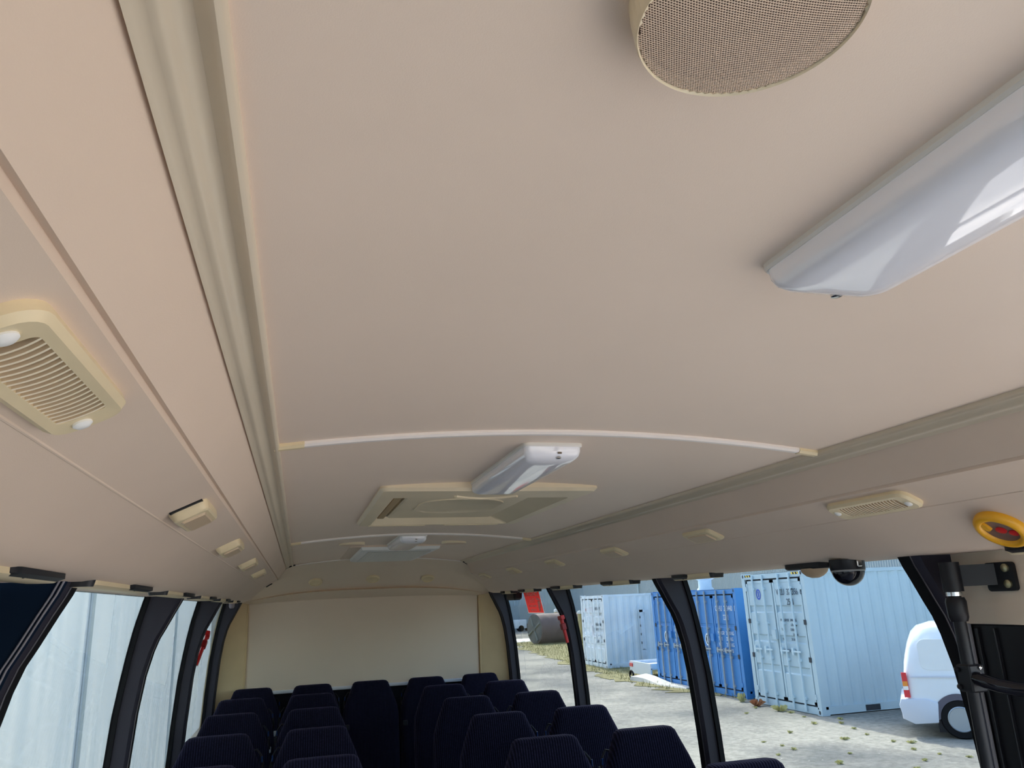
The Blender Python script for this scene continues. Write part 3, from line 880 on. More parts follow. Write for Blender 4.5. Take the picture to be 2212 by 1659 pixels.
# ------------------------------------------------------------------ door area, front right
t = empty('door_1', (.95, 1.30, 0), kind='structure', label='black door post with a beige header panel beside the open doorway')
m_ = MB(); m_.loft([[(-.02, -.22, z), (.02, -.22, z), (.02 , .135, z), (-.02, .135, z)] for z in (1.502, 1.66)]); m_.build('header_panel', REARW, t, bevel=(.006, 2))
m_ = MB(); m_.box((-.008, -.02, .0), (.04, .13, 1.503)); m_.build('door_edge_panel', BLACKT, t, bevel=(.004, 1))
for yy, w in ((.105, .004), (.125, .003), (.060, .003)):
    m_ = MB(); m_.box((-.016, yy - w, .02), (-.006, yy + w, 1.495)); m_.build('edge_line', BLACKP, t, bevel=(.0015, 1))
m_ = MB(); m_.box((-.018, .118, .02), (-.012, .122, 1.64)); m_.build('bright_edge', mat('grey_edge', (.28, .27, .29), .3), t)

t = empty('hand_rail', (.855, 1.362, 0), label='black tubular hand rail with a clamp and a bent grab bar by the door', cat='hand rail')
m_ = MB(); m_.tube([(0, 0, .35), (0, 0, 1.0), (0, 0, 1.60)], .0125, 18); m_.build('pole', BLACKP, t)
m_ = MB(); m_.tube([(0, 0, 1.572), (0, 0, 1.632)], .0200, 20); m_.build('top_collar', BLACKP, t)
m_ = MB(); m_.tube([(0, 0, 1.563), (0, 0, 1.571)], .0165, 20); m_.build('bright_ring', STEEL, t)
m_ = MB(); m_.tube([(0, 0, 1.512), (0, 0, 1.52), (0, 0, 1.552), (0, 0, 1.560)], [.0165, .0195, .0205, .0175], 20); m_.build('sleeve', BLACKP, t)
m_ = MB(); m_.loft([[(.000, -.004, z0), (.030, -.030, z0), (.064, -.052, z0), (.072, -.048, z0), (.036, -.022, z0), (.008, .004, z0)] for z0 in (1.582, 1.625)]); br = m_.build('bracket_arm', BLACKP, t)
m_ = MB(); m_.loft([[(.064, -.060 + a, 1.598 + b) for a, b in rrect(.068, .058, .008)], [(.073, -.060 + a, 1.598 + b) for a, b in rrect(.068, .058, .008)]]); pl = m_.build('bracket_plate', BLACKP, t)
for zz_ in (1.583, 1.615):
    m_ = MB(); m_.lathe([(.0085, 0), (.0085, .004), (.004, .006)], 14); o = m_.build('bolt', BRASS, pl); o.matrix_local = frame((.064, -.078, zz_), (0, 1, 0), (-1, 0, 0))
m_ = MB(); m_.box((-.018, -.020, 1.375), (.020, .016, 1.428)); cl = m_.build('clamp_block', BLACKP, t, bevel=(.003, 1))
for zz_ in (1.385, 1.418):
    m_ = MB(); m_.lathe([(.005, 0), (.005, .006), (.002, .008)], 10); o = m_.build('clamp_bolt', BLACKP, cl); o.matrix_local = frame((-.018, .010, zz_), (0, 1, 0), (-1, 0, 0))
    m_ = MB(); m_.lathe([(.004, 0), (.004, .003), (.001, .005)], 10); o = m_.build('clamp_bolt', STEEL, cl); o.matrix_local = frame((.008, -.020, zz_ + .004), (1, 0, 0), (0, -1, 0))
m_ = MB(); m_.tube([(0, -.004, 1.402), (-.004, -.022, 1.402), (-.004, -.040, 1.398), (.006, -.060, 1.391), (.022, -.085, 1.386), (.040, -.14, 1.384), (.055, -.30, 1.384), (.06, -.45, 1.384)], .0135, 16); m_.build('grab_bar', BLACKG, t)

# dark navy facing in front of the first left pillar, with pale piping along its edge
m_ = MB()
rings = []
for z in (.75, .9, 1.1, 1.3, 1.45, 1.55, 1.64):
    xg = x_gl(z)
    rings.append([(-(xg - .012), .92, z), (-(xg - .014), 1.16, z), (-(xg - .012), 1.405, z), (-(xg - .002), 1.405, z), (-(xg - .002), .92, z)])
m_.loft(rings); m_.build('navy_panel', NAVYP, walls[-1])  # hidden from the camera; kept to block light ahead of the pillar
zz = [.74, .9, 1.1, 1.3, 1.41, 1.48, 1.52, 1.55, 1.58, 1.60, 1.63, 1.661]
m_ = MB(); m_.loft([[(-(x_in(z) + .003), 1.410, z), (-(x_in(z) + .003), 1.428, z), (-(x_gl(z)), 1.428, z), (-(x_gl(z)), 1.404, z)] for z in zz]); m_.build('navy_facing', NAVYP, walls[-1])
PIPE = mat('grey_piping', (.22, .21, .24), .3)
for dx in (.0035, .0105):
    MB().tube([(-(x_in(z) + dx), 1.408, z) for z in zz], .0018, 8).build('piping', PIPE, walls[-1])

# ================================================================== outside
G = -.92
GRAVEL = mat('gravel', (0.30, 0.295, 0.28), 0.95, spec=0.1, noise=(1.2, 0.18), bump=(25, 0.6))
def ground_mat():
    m = GRAVEL
    nt = m.node_tree
    b = nt.nodes['Principled BSDF']
    tc = nt.nodes.new('ShaderNodeTexCoord')
    n1 = nt.nodes.new('ShaderNodeTexNoise'); n1.inputs['Scale'].default_value = .35; n1.inputs['Detail'].default_value = 8
    n2 = nt.nodes.new('ShaderNodeTexNoise'); n2.inputs['Scale'].default_value = 9; n2.inputs['Detail'].default_value = 9; n2.inputs['Roughness'].default_value = .75
    n3 = nt.nodes.new('ShaderNodeTexVoronoi'); n3.inputs['Scale'].default_value = 5
    for q in (n1, n2, n3): nt.links.new(tc.outputs['Object'], q.inputs['Vector'])
    mx = nt.nodes.new('ShaderNodeMix'); mx.data_type = 'RGBA'
    mx.inputs[6].default_value = (.135, .135, .130, 1); mx.inputs[7].default_value = (.290, .275, .240, 1)
    r = nt.nodes.new('ShaderNodeValToRGB'); r.color_ramp.elements[0].position = .36; r.color_ramp.elements[1].position = .60
    nt.links.new(n1.outputs['Fac'], r.inputs['Fac']); nt.links.new(r.outputs['Color'], mx.inputs[0])
    m2 = nt.nodes.new('ShaderNodeMix'); m2.data_type = 'RGBA'; m2.blend_type = 'OVERLAY'; m2.inputs[0].default_value = .9
    nt.links.new(mx.outputs[2], m2.inputs[6]); nt.links.new(n2.outputs['Fac'], m2.inputs[7])
    # a few pale stones
    r3 = nt.nodes.new('ShaderNodeValToRGB'); r3.color_ramp.elements[0].position = .035; r3.color_ramp.elements[1].position = .05
    r3.color_ramp.elements[0].color = (1, 1, 1, 1); r3.color_ramp.elements[1].color = (0, 0, 0, 1)
    nt.links.new(n3.outputs['Distance'], r3.inputs['Fac'])
    m3 = nt.nodes.new('ShaderNodeMix'); m3.data_type = 'RGBA'; m3.inputs[7].default_value = (.6, .58, .52, 1)
    nt.links.new(r3.outputs['Color'], m3.inputs[0]); nt.links.new(m2.outputs[2], m3.inputs[6])
    nt.links.new(m3.outputs[2], b.inputs['Base Color'])
ground_mat()
m_ = MB(); m_.box((-60, -80, G - .3), (120, 160, G)); tag(m_.build('ground', GRAVEL, smooth=0), kind='structure', label='grey gravel yard around the minibus')

# dry grass strip
gpts = [(12.6, 49.0), (12.168, 46.371), (11.285, 42.677), (10.775, 37.484), (10.2, 33.0), (9.764, 29.276), (9.50, 26.5), (9.33, 24.1), (9.10, 21.5), (9.40, 19.6), (9.95, 18.0), (10.3, 17.3), (17, 17.3), (17, 30), (17, 36), (22, 44), (22, 49)]
gp = []
for i, p in enumerate(gpts):
    q = gpts[(i + 1) % len(gpts)]
    for k in range(6):
        f = k / 6
        jit = .38 if i < 10 else 0
        gp.append((p[0] + (q[0] - p[0]) * f + random.uniform(-jit, jit), p[1] + (q[1] - p[1]) * f + random.uniform(-jit, jit)))
GRASSG = mat('dry_grass_soil', (.22, .20, .105), .95, spec=.1, noise=(2.2, .30), bump=(20, .8))
m_ = MB(); m_.prism(gp, G - .1, G + .015); tag(m_.build('grass_verge', GRASSG, smooth=0), kind='structure', label='strip of dry yellow grass along the containers')
GRASSB = mat('dry_grass_blades', (.31, .28, .12), .9, spec=.1, noise=(1.2, .35))
m_ = MB()
def inside(x, y):
    c = False
    n = len(gpts)
    for i in range(n):
        x1, y1 = gpts[i]; x2, y2 = gpts[i - 1]
        if (y1 > y) != (y2 > y) and x < (x2 - x1) * (y - y1) / (y2 - y1) + x1: c = not c
    return c
cnt = 0
while cnt < 9000:
    x, y = random.uniform(8.8, 17), random.uniform(17.3, 49)
    if not inside(x, y) or (x > 10.0 and y < 22.6): continue
    cnt += 1
    a = random.uniform(0, 2 * PI); h = random.uniform(.04, .14); w = .012
    lx, ly = random.uniform(-.05, .05), random.uniform(-.05, .05)
    dx, dy = w * math.cos(a), w * math.sin(a)
    m_.add([(x - dx, y - dy, G), (x + dx, y + dy, G), (x + lx, y + ly, G + h)], [(0, 1, 2)])
me = bpy.data.meshes.new('dry_grass'); me.from_pydata(m_.v, [], m_.f); me.materials.append(GRASSB)
o = bpy.data.objects.new('dry_grass', me); COL.objects.link(o); tag(o, 'short dry yellow grass along the containers', 'grass', kind='stuff')

# concrete slab far behind
m_ = MB(); m_.prism([(11.4, 47.6), (18.0, 49.3), (19.0, 53.0), (11.6, 51.5)], G - .1, G + .03); tag(m_.build('slab', mat('pale_concrete', (.66, .65, .62), .8, noise=(3, .08))), kind='structure', label='sunlit pale concrete slab beyond the rusty drum')

# weeds
WEED = mat('weed_leaf', (.56, .53, .25), .8, noise=(8, .35))
WEEDR = mat('weed_red', (.42, .18, .08), .8, noise=(8, .35))
def weed_mesh(m, seed, nb=40, R=.16, H=.10):
    rnd = random.Random(seed)
    b = MB()
    for _ in range(nb):
        a = rnd.uniform(0, 2 * PI); r = rnd.uniform(.2, 1) * R; h = rnd.uniform(.3, 1) * H
        ca, sa = math.cos(a), math.sin(a)
        w = rnd.uniform(.005, .011)
        x0, y0 = rnd.uniform(-.04, .04), rnd.uniform(-.04, .04)
        b.add([(x0 - sa * w * .4, y0 + ca * w * .4, 0), (x0 + sa * w * .4, y0 - ca * w * .4, 0), (x0 + ca * r * .6 + sa * w, y0 + sa * r * .6 - ca * w, h), (x0 + ca * r, y0 + sa * r, h * .75), (x0 + ca * r * .6 - sa * w, y0 + sa * r * .6 + ca * w, h)], [(0, 1, 2, 3, 4)])
    return b.build('weed', m, smooth=0)
wspots = [(7.30, 12.64), (7.38, 12.22), (7.36, 11.87), (9.13, 11.68), (8.94, 11.01), (9.01, 10.56), (9.41, 12.99), (9.3, 11.45), (7.32, 10.68), (8.2, 13.2), (8.6, 12.2), (7.9, 11.2), (8.5, 10.3), (6.9, 11.6), (9.5, 14.6), (9.15, 13.8), (9.6, 15.2), (9.4, 16.2), (8.0, 9.9), (9.2, 10.2), (8.8, 15.6), (9.2, 12.4), (9.6, 13.6), (9.9, 14.0)]
wm = None
for i, (x, y) in enumerate(wspots):
    if wm is None: o = wm = weed_mesh(WEED, 3)
    else:
        o = wm.copy(); COL.objects.link(o)
    o.location = (x, y, G); o.rotation_euler = (0, 0, random.uniform(0, 6)); sc_ = random.uniform(.28, .55); o.scale = (sc_, sc_, sc_)
    tag(o, 'small yellow-green weed tuft growing in the grey gravel yard', 'weed', 'weed tufts in the gravel')
o = weed_mesh(WEEDR, 5, 60, .18, .16); o.location = (9.58, 16.45, G); tag(o, 'rust red weed at the foot of the grey container doors', 'weed')
o = weed_mesh(WEED, 6, 60, .18, .13); o.location = (9.58, 15.55, G); tag(o, 'larger green weed at the foot of the grey container doors, beside the red one', 'weed')
o = weed_mesh(WEED, 8, 40, .10, .22); o.location = (9.70, 17.25, G); tag(o, 'green weed in the gap between blue and grey containers', 'weed')

# ---- containers
def make_container(name, loc, h, col, label, col2=None, marks=(), rotz=0.0, hazard=False, recess=True, noise=.06):
    W_, L_ = 2.438, 6.058
    root = empty(name, loc, label=label, cat='container', group='shipping containers in the yard')
    root.rotation_euler.z = rotz
    m = mat(name + '_' + label.split()[0] + label.split()[1] + '_paint' + str(round(loc[1])), col, .55, noise=(.9, noise), bump=(3, .15))
    mt = mat('container_roof_' + str(round(loc[1])), tuple(min(.9, c * .5 + .42) for c in col), .5)  # roof whitened towards a sunlit look, sunlight put into its colour
    dk = mat('door_gasket', (.03, .035, .045), .7)
    mr = mat('lock_bar_' + str(round(loc[1])), (.34, .38, .41) if col[0] < .2 else tuple(min(1, c * 1.10 + .04) for c in col), .4)  # on pale containers, lightened to stand in for the bars' shading
    # corner posts
    for x0, x1 in ((0, .16), (L_ - .16, L_)):
        for y0, y1 in ((0, .13), (W_ - .13, W_)):
            MB().box((x0, y0, .0), (x1, y1, h)).build('corner_post', m, root)
    # castings
    for x0 in (-.006, L_ - .172):
        for y0 in (-.006, W_ - .156):
            for z0 in (-.002, h - .116):
                c = MB().box((x0, y0, z0), (x0 + .178, y0 + .162, z0 + .118)).build('corner_casting', m, root)
                if x0 < 0:
                    MB().loft([[(x0 - .002, y0 + .081 + a, z0 + .059 + b) for a, b in rrect(.055, .075, .025)], [(x0 + .004, y0 + .081 + a, z0 + .059 + b) for a, b in rrect(.055, .075, .025)]]).build('casting_hole', dk, c)
    # rails
    for y0 in (0.0, W_ - .08):
        MB().box((.1, y0, 0.02), (L_ - .1, y0 + .08, .17)).build('bottom_rail', m, root)
        MB().box((.1, y0, h - .08), (L_ - .1, y0 + .08, h - .005)).build('top_rail', m, root)
    for y0 in (-.004, ):
        for x0 in (1.05, 4.60):
            MB().box((x0, y0, .03), (x0 + .36, .05, .145)).build('fork_pocket', dk, root)
    # corrugated sides
    def corr(n, L0, a0):
        pts = []
        p = L0 / n
        for i in range(n):
            x = a0 + i * p
            pts += [(x, 0), (x + p * .26, 0), (x + p * .5, 1), (x + p * .76, 1)]
        pts.append((a0 + L0, 0))
        return pts
    for yb, sg in ((.012, 1), (W_ - .012, -1)):
        pts = corr(21, L_ - .30, .15)
        b = MB(); b.loft([[(x, yb + sg * d * .036, z) for x, d in pts] for z in (.16, h - .07)], closed=False); b.build('side_panel', m, root, smooth=0)
    b = MB(); pts = corr(10, W_ - .24, .12); b.loft([[(L_ - .02 - d * .04, y, z) for y, d in pts] for z in (.1, h - .08)], closed=False); b.build('end_panel', m, root, smooth=0)
    b = MB(); pts = corr(30, L_ - .1, .05); b.loft([[(x, y, h - .012 - d * .018) for x, d in pts] for y in (.03, W_ - .03)], closed=False); b.build('roof', mt, root, smooth=0)
    # door frame
    MB().box((0, .1, h - .13), (.12, W_ - .1, h - .02)).build('header', m, root)
    MB().box((0, .1, 0.01), (.14, W_ - .1, .15)).build('sill', m, root)
    MB().box((.055, .12, .12), (.065, W_ - .12, h - .12)).build('gasket', dk, root)
    dh0, dh1 = .185, h - .165
    half = W_ / 2
    for k in range(2):
        y0, y1 = (.165, half - .022) if k == 0 else (half + .022, W_ - .165)
        d = MB()
        # leaf with horizontal recessed bands
        nb = 4 if recess else 3
        zs = [dh0]
        prof = [(0, dh0)]
        for q in range(1, nb):
            zc_ = dh0 + (dh1 - dh0) * q / nb
            prof += [(0, zc_ - .085), (.03, zc_ - .055), (.03, zc_ + .055), (0, zc_ + .085)] if recess else [(0, zc_ - .05), (.014, zc_ - .035), (.014, zc_ + .035), (0, zc_ + .05)]
        prof.append((0, dh1))
        e = .055
        d.loft([[(.012 + dx, y, z) for y in (y0 + e, y1 - e)] for dx, z in prof], closed=False)
        d.box((.004, y0, dh0), (.05, y0 + e, dh1)); d.box((.004, y1 - e, dh0), (.05, y1, dh1))
        d.box((.004, y0, dh0), (.05, y1, dh0 + .06)); d.box((.004, y0, dh1 - .06), (.05, y1, dh1))
        leaf = d.build('door', m, root, smooth=0)
        for fr in ((.32, .72) if k == 0 else (.28, .68)):
            yb = y0 + (y1 - y0) * fr
            bar = MB().tube([(-.028, yb, .05), (-.028, yb, h - .04)], .023, 10).build('locking_bar', mr, leaf)
        for fr in ((.32, .72) if k == 0 else (.28, .68)):
            yb = y0 + (y1 - y0) * fr
            for zf in (.10, .36, .62, .88):
                MB().box((-.036, yb - .045, h * zf - .025), (.01, yb + .045, h * zf + .025)).build('bar_bracket', mr, leaf)
            MB().box((-.05, yb - .10, h * .415), (-.03, yb + .22, h * .415 + .035)).build('bar_handle', mr, leaf)
            MB().box((-.055, yb + .14, h * .395), (-.012, yb + .20, h * .445)).build('handle_latch', mr, leaf)
        yh = y0 - .012 if k == 0 else y1 + .012
        for zf in (.12, .37, .63, .88):
            MB().box((-.012, yh - .04, h * zf - .05), (.03, yh + .04, h * zf + .05)).build('hinge', dk if zf in (.37, .63) else m, leaf)
    MB().box((-.06, half - .02, h * .50), (.0, half + .13, h * .57)).build('lock_box', m, root)
    if hazard:
        hy, hk = mat('hazard_yellow', (.80, .55, .06), .5), BLACKT
        for y0 in (.10, W_ - .42):
            for q in range(6):
                b = MB(); yy = y0 + q * .052
                b.loft([[(-.004, yy, h - .075), (-.004, yy + .052, h - .075), (-.004, yy + .075, h - .03), (-.004, yy + .023, h - .03)], [(-.001, yy, h - .075), (-.001, yy + .052, h - .075), (-.001, yy + .075, h - .03), (-.001, yy + .023, h - .03)]])
                b.build('hazard_stripe', hy if q % 2 else hk, root)
    for body, size, y, z, cm in marks:
        mm = Matrix(((0, 0, -1, -.003), (-1, 0, 0, y), (0, 1, 0, z), (0, 0, 0, 1)))
        text_obj('marking', body, size, cm, root, mm, align='LEFT', depth=.002, sx=.72)
    return root
BLKINK = mat('dark_ink', (.05, .08, .12), .6)
WHTINK = mat('white_ink', (.80, .84, .88), .6)
BLUINK = mat('blue_ink', (.06, .12, .55), .6)
REDINK = mat('red_ink', (.60, .10, .10), .6)
GREYC = (.46, .585, .655)
make_container('shipping_container', (9.87, 14.50, G), 2.896, GREYC, 'tall grey-blue shipping container with hazard stripes behind the white van',
    marks=(('VSLU  322356  6', .19, 1.07, 2.45, BLKINK), ('2561', .19, .72, 2.24, BLKINK),
           ('MAX. GROSS   30480 KG', .075, 1.03, 1.86, BLKINK), ('                        67200 LB', .075, 1.03, 1.76, BLKINK), ('TARE             2330 KG', .075, 1.03, 1.66, BLKINK), ('                          5140 LB', .075, 1.03, 1.56, BLKINK), ('NET              28150 KG', .075, 1.03, 1.46, BLKINK), ('CU. CAP.      37.4 M3', .085, 1.03, 1.22, BLKINK)), hazard=True)
bl_marks = (('CLHU  213440  1', .19, 1.07, 2.10, WHTINK), ('2261', .19, .70, 1.88, WHTINK), ('MAX.GR   24000 KG', .125, 1.05, 1.50, WHTINK), ('TARE       2250 KG', .125, 1.05, 1.36, WHTINK), ('NET        21750 KG', .125, 1.05, 1.22, WHTINK), ('CU.CAP   33.1 M3', .125, 1.05, 1.08, WHTINK))
BLUEC = (.052, .235, .57)
c1 = make_container('shipping_container', (10.02, 17.55, G), 2.591, BLUEC, 'blue shipping container next to the grey-blue one, white lettering on its door', marks=bl_marks, recess=False)
c2 = make_container('shipping_container', (10.05, 20.05, G), 2.591, BLUEC, 'blue shipping container farther back, half hidden by the black window pillar', marks=bl_marks, recess=False)
for c in (c1, c2):
    for y in (1.62, ):
        b = MB(); b.lathe([(.16, 0), (.16, .004), (.115, .004), (.115, 0)], 24, sx=.75); o = b.build('round_emblem', WHTINK, c); o.matrix_local = Matrix(((0, 0, -1, -.002), (-1, 0, 0, y), (0, 1, 0, 1.32), (0, 0, 0, 1)))
        b = MB(); b.box((-.03, -.08, 0), (.03, .08, .004)); o = b.build('emblem_bar', WHTINK, c); o.matrix_local = Matrix(((0, 0, -1, -.002), (-1, 0, 0, y), (0, 1, 0, 1.32), (0, 0, 0, 1)))
WHITEC = (.78, .82, .84)
c3 = make_container('shipping_container', (10.42, 27.45, G), 2.591, WHITEC, 'pale white shipping container farthest away, with rust stained doors',
    marks=(('KSLU 157281', .15, 1.02, 2.10, BLKINK), ('22G1', .15, .62, 1.90, BLKINK), ('SEA', .15, 2.05, 2.05, REDINK), ('MAX.GR  24000', .13, 1.0, 1.52, BLKINK), ('TARE    2200', .13, 1.0, 1.34, BLKINK), ('NET     21800', .13, 1.0, 1.10, BLKINK), ('CU.CAP  33.2', .13, 1.0, .92, BLKINK)), noise=.12)
b = MB(); b.loft([[(r * .75 * math.cos(2 * PI * k / 20), r * math.sin(2 * PI * k / 20), z) for k in range(20)] for r, z in ((.12, 0), (.12, .004), (.085, .004), (.085, 0))], True, False)
b.box((-.02, -.06, 0), (.02, .06, .004))
gc = [o for o in bpy.data.objects if o.name == 'shipping_container'][0]
o = b.build('round_emblem', BLUINK, gc); o.matrix_local = Matrix(((0, 0, -1, .008), (-1, 0, 0, 1.80), (0, 1, 0, 2.42), (0, 0, 0, 1)))

# ---- vent cowl standing on the far blue container
t = empty('roof_cowl', (11.45, 21.6, G + 2.58), label='pale round vent cowl on top of the far blue container', cat='vent cowl')
PALEB = mat('pale_galvanised', (.55, .66, .74), .35)
MB().lathe([(.26, -.02), (.24, .05), (.20, .09), (.20, .32)], 24).build('neck', PALEB, t, smooth=60)
MB().lathe([(.20, .30), (.33, .36), (.34, .46), (.28, .54), (.12, .58), (.01, .585)], 24).build('cap', PALEB, t, smooth=60)

# ---- rusty drum
ax = Vector((.965, .26, 0)).normalized()
t = empty('steel_drum', mtx=frame((13.05, 45.3, G + .86), ax, (0, 0, 1)), label='large rusty steel drum lying on the dry grass', cat='drum')
RUST = mat('rust_steel', (.15, .105, .10), .75, noise=(2.5, .35), bump=(8, .4))
DEND = mat('drum_end_plate', (.085, .085, .075), .7, noise=(1.6, .45))
R_ = .85
MB().loft([[(x, R_ * math.cos(2 * PI * k / 40), R_ * math.sin(2 * PI * k / 40)) for k in range(40)] for x in (0, .04, 2.9)]).build('shell', RUST, t)
MB().loft([[(x, r * math.cos(2 * PI * k / 40), r * math.sin(2 * PI * k / 40)) for k in range(40)] for x, r in ((-.02, .30), (-.02, .80), (.01, .82))]).build('end_plate', DEND, t)
MB().loft([[(x, r * math.cos(2 * PI * k / 16), r * math.sin(2 * PI * k / 16)) for k in range(16)] for x, r in ((-.08, .10), (-.07, .14), (0, .16))]).build('hub', DEND, t)
for k in range(4):
    a = PI / 4 + k * PI / 2 + .3
    MB().tube([(-.03, .15 * math.cos(a), .15 * math.sin(a)), (-.03, .74 * math.cos(a), .74 * math.sin(a))], .06, 8).build('spoke', mat('drum_patch', (.15, .16, .14), .7), t)

# ---- wooden post
WOODP = mat('yellowed_wood', (.52, .40, .18), .8, noise=(6, .2))
t = empty('wooden_post', (15.55, 44.3, G), label='yellowed wooden post with a white cap beside the pale container', cat='post')
MB().lathe([(.11, 0), (.11, 1.62), (.09, 1.66)], 14).build('shaft', WOODP, t)
MB().lathe([(.13, 1.62), (.13, 1.72), (.08, 1.79), (.01, 1.80)], 14).build('cap', mat('white_cap', (.8, .78, .72), .5), t)
t = empty('wooden_post', (15.30, 48.0, G), label='yellow post top just behind the rusty drum', cat='post')
MB().lathe([(.10, 0), (.10, 1.72), (.08, 1.76)], 14).build('shaft', WOODP, t)
MB().lathe([(.12, 1.72), (.12, 1.84), (.07, 1.90), (.01, 1.91)], 14).build('cap', mat('white_cap', (.8, .78, .72), .5), t)

# ---- trailer between the containers
t = empty('trailer', (10.12, 23.1, G), label='low white trailer with a red tail light between the containers', cat='trailer')
WHT = mat('white_trailer_paint', (.66, .70, .74), .4)
MB().box((0, 0, .28), (3.2, 1.6, .36)).build('bed', WHT, t)
MB().box((-.02, 0, .10), (.03, 1.6, .46)).build('tail_board', WHT, t)
MB().box((0, -.02, .32), (3.2, .03, .46)).build('side_board', WHT, t)
MB().box((0, 1.57, .32), (3.2, 1.62, .46)).build('side_board', WHT, t)
MB().box((-.05, 1.33, .30), (-.015, 1.55, .40)).build('tail_light', mat('red_lamp', (.7, .08, .07), .3), t)
for y in (.12, 1.40):
    w_ = MB().loft([[(1.6 + .27 * math.cos(2 * PI * k / 20), y + d, .27 + .27 * math.sin(2 * PI * k / 20)) for k in range(20)] for d in (0, .12)]).build('wheel', RUBBER, t)
# ---- white rack by the pale container
t = empty('white_rack', (11.75, 27.2, G), label='white punched upright post against the pale container', cat='post')
MB().box((0, 0, .6), (.10, .08, 2.0)).build('upright', WHT, t)
MB().box((0, 0, 1.92), (.36, .08, 2.0)).build('top_arm', WHT, t)
for z in (.8, 1.1, 1.4, 1.7):
    MB().box((-.012, .01, z), (.03, .06, z + .08)).build('slot', BLACKT, t)
MB().box((-.02, .0, 0), (.12, .10, .62)).build('foot', WHT, t)
# ---- pale ramp sheet
b = MB()
rings = []
for i in range(9):
    f = i / 8
    y = 23.2 - 3.0 * f
    z = G + .10 * max(0, 1 - f * 1.1) ** 1.2 + .03 + .02 * math.sin(f * 9)
    rings.append([(9.42 + .30 * f + .05 * math.sin(f * 7), y, G), (9.46 + .30 * f + .05 * math.sin(f * 7), y, z), (9.98, y, z + .05 * (1 - f)), (9.98, y, G)])
b.loft(rings)
tag(b.build('ramp', mat('pale_ramp_concrete', (.50, .48, .44), .8, noise=(2, .15))), 'pale sloping concrete apron at the foot of the far blue container', 'ramp')
t = empty('hose_coil', (9.62, 23.5, G + .14), label='small black hose coil in the grass beside the ramp', cat='hose')
MB().tube([(0, .13 * math.cos(a), .13 * math.sin(a)) for a in [2 * PI * k / 20 for k in range(21)]], .022, 8, caps=False).build('loop', RUBBER, t)
MB().tube([(.04, .11 * math.cos(a) + .03, .11 * math.sin(a) - .01) for a in [2 * PI * k / 20 for k in range(17)]], .022, 8).build('loop', RUBBER, t)
# ---- small machine by the far shed
t = empty('yard_machine', (17.2, 64.8, G), label='small white and black machine by the wall of the far shed', cat='machine')
MB().box((0, 0, .25), (1.0, .7, .95)).build('body', mat('machine_white', (.8, .8, .8), .5), t, bevel=(.05, 2))
MB().box((.95, .1, .05), (1.6, .6, .6)).build('engine', BLACKT, t, bevel=(.05, 2))
MB().tube([(1.2, .3, .5), (1.5, .3, 1.1)], .05, 8).build('handle', BLACKT, t)
for y in (.0, .6):
    MB().loft([[(.5 + .25 * math.cos(2 * PI * k / 16), y + d, .25 + .25 * math.sin(2 * PI * k / 16)) for k in range(16)] for d in (0, .1)]).build('wheel', RUBBER, t)

# ---- sheds in the background
def ribbed(name, col, scale, rough=.5, axis='Y'):
    m = mat(name, col, rough)
    nt = m.node_tree; b = nt.nodes['Principled BSDF']
    tc = nt.nodes.new('ShaderNodeTexCoord'); w = nt.nodes.new('ShaderNodeTexWave'); w.bands_direction = axis
    w.inputs['Scale'].default_value = scale; w.inputs['Distortion'].default_value = 0
    nt.links.new(tc.outputs['Object'], w.inputs['Vector'])
    bp = nt.nodes.new('ShaderNodeBump'); bp.inputs['Strength'].default_value = 1; bp.inputs['Distance'].default_value = .04
    nt.links.new(w.outputs['Fac'], bp.inputs['Height']); nt.links.new(bp.outputs['Normal'], b.inputs['Normal'])
    return m
SHEDB = ribbed('shed_steel_ribbed', (.37, .42, .43), 2.2, axis='Y')
SHEDA = ribbed('far_shed_steel', (.36, .43, .47), 1.2, axis='X')
t = empty('steel_shed', (22, 66, G), label='long grey ribbed steel shed behind the containers', cat='building')
MB().box((0, -60, 0), (30, 0, 9)).build('wall', SHEDB, t, smooth=0)
MB().box((-.5, -61, 8.9), (31, 1, 9.3)).build('roof', mat('shed_roof', (.5, .5, .5), .5), t)
MB().box((-.16, -.9, 0), (.0, .05, 9)).build('corner_flashing', mat('pale_flashing', (.52, .60, .62), .4), t)
MB().tube([(-.1, -16.2, 0), (-.1, -16.2, 9)], .06, 10).build('downpipe', mat('pale_flashing', (.52, .60, .62), .4), t)
t = empty('far_shed', (-2, 69.5, G), label='distant blue-grey shed wall seen through the rear right window', cat='building')
MB().box((0, 0, 2.1), (26, 12, 9)).build('upper_wall', SHEDA, t, smooth=0)
MB().box((0, -.06, 0), (26, 12, 2.1)).build('base_wall', mat('far_base_wall', (.33, .38, .40), .7, noise=(.5, .08)), t)
MB().box((-.3, -.4, 8.9), (26.3, 12.4, 9.3)).build('roof', mat('shed_roof', (.5, .5, .5), .5), t)
MB().lathe([(.16, 0), (.16, 1.0)], 12, c=(19.2, -1.2)).build('red_marker', REDS, t)

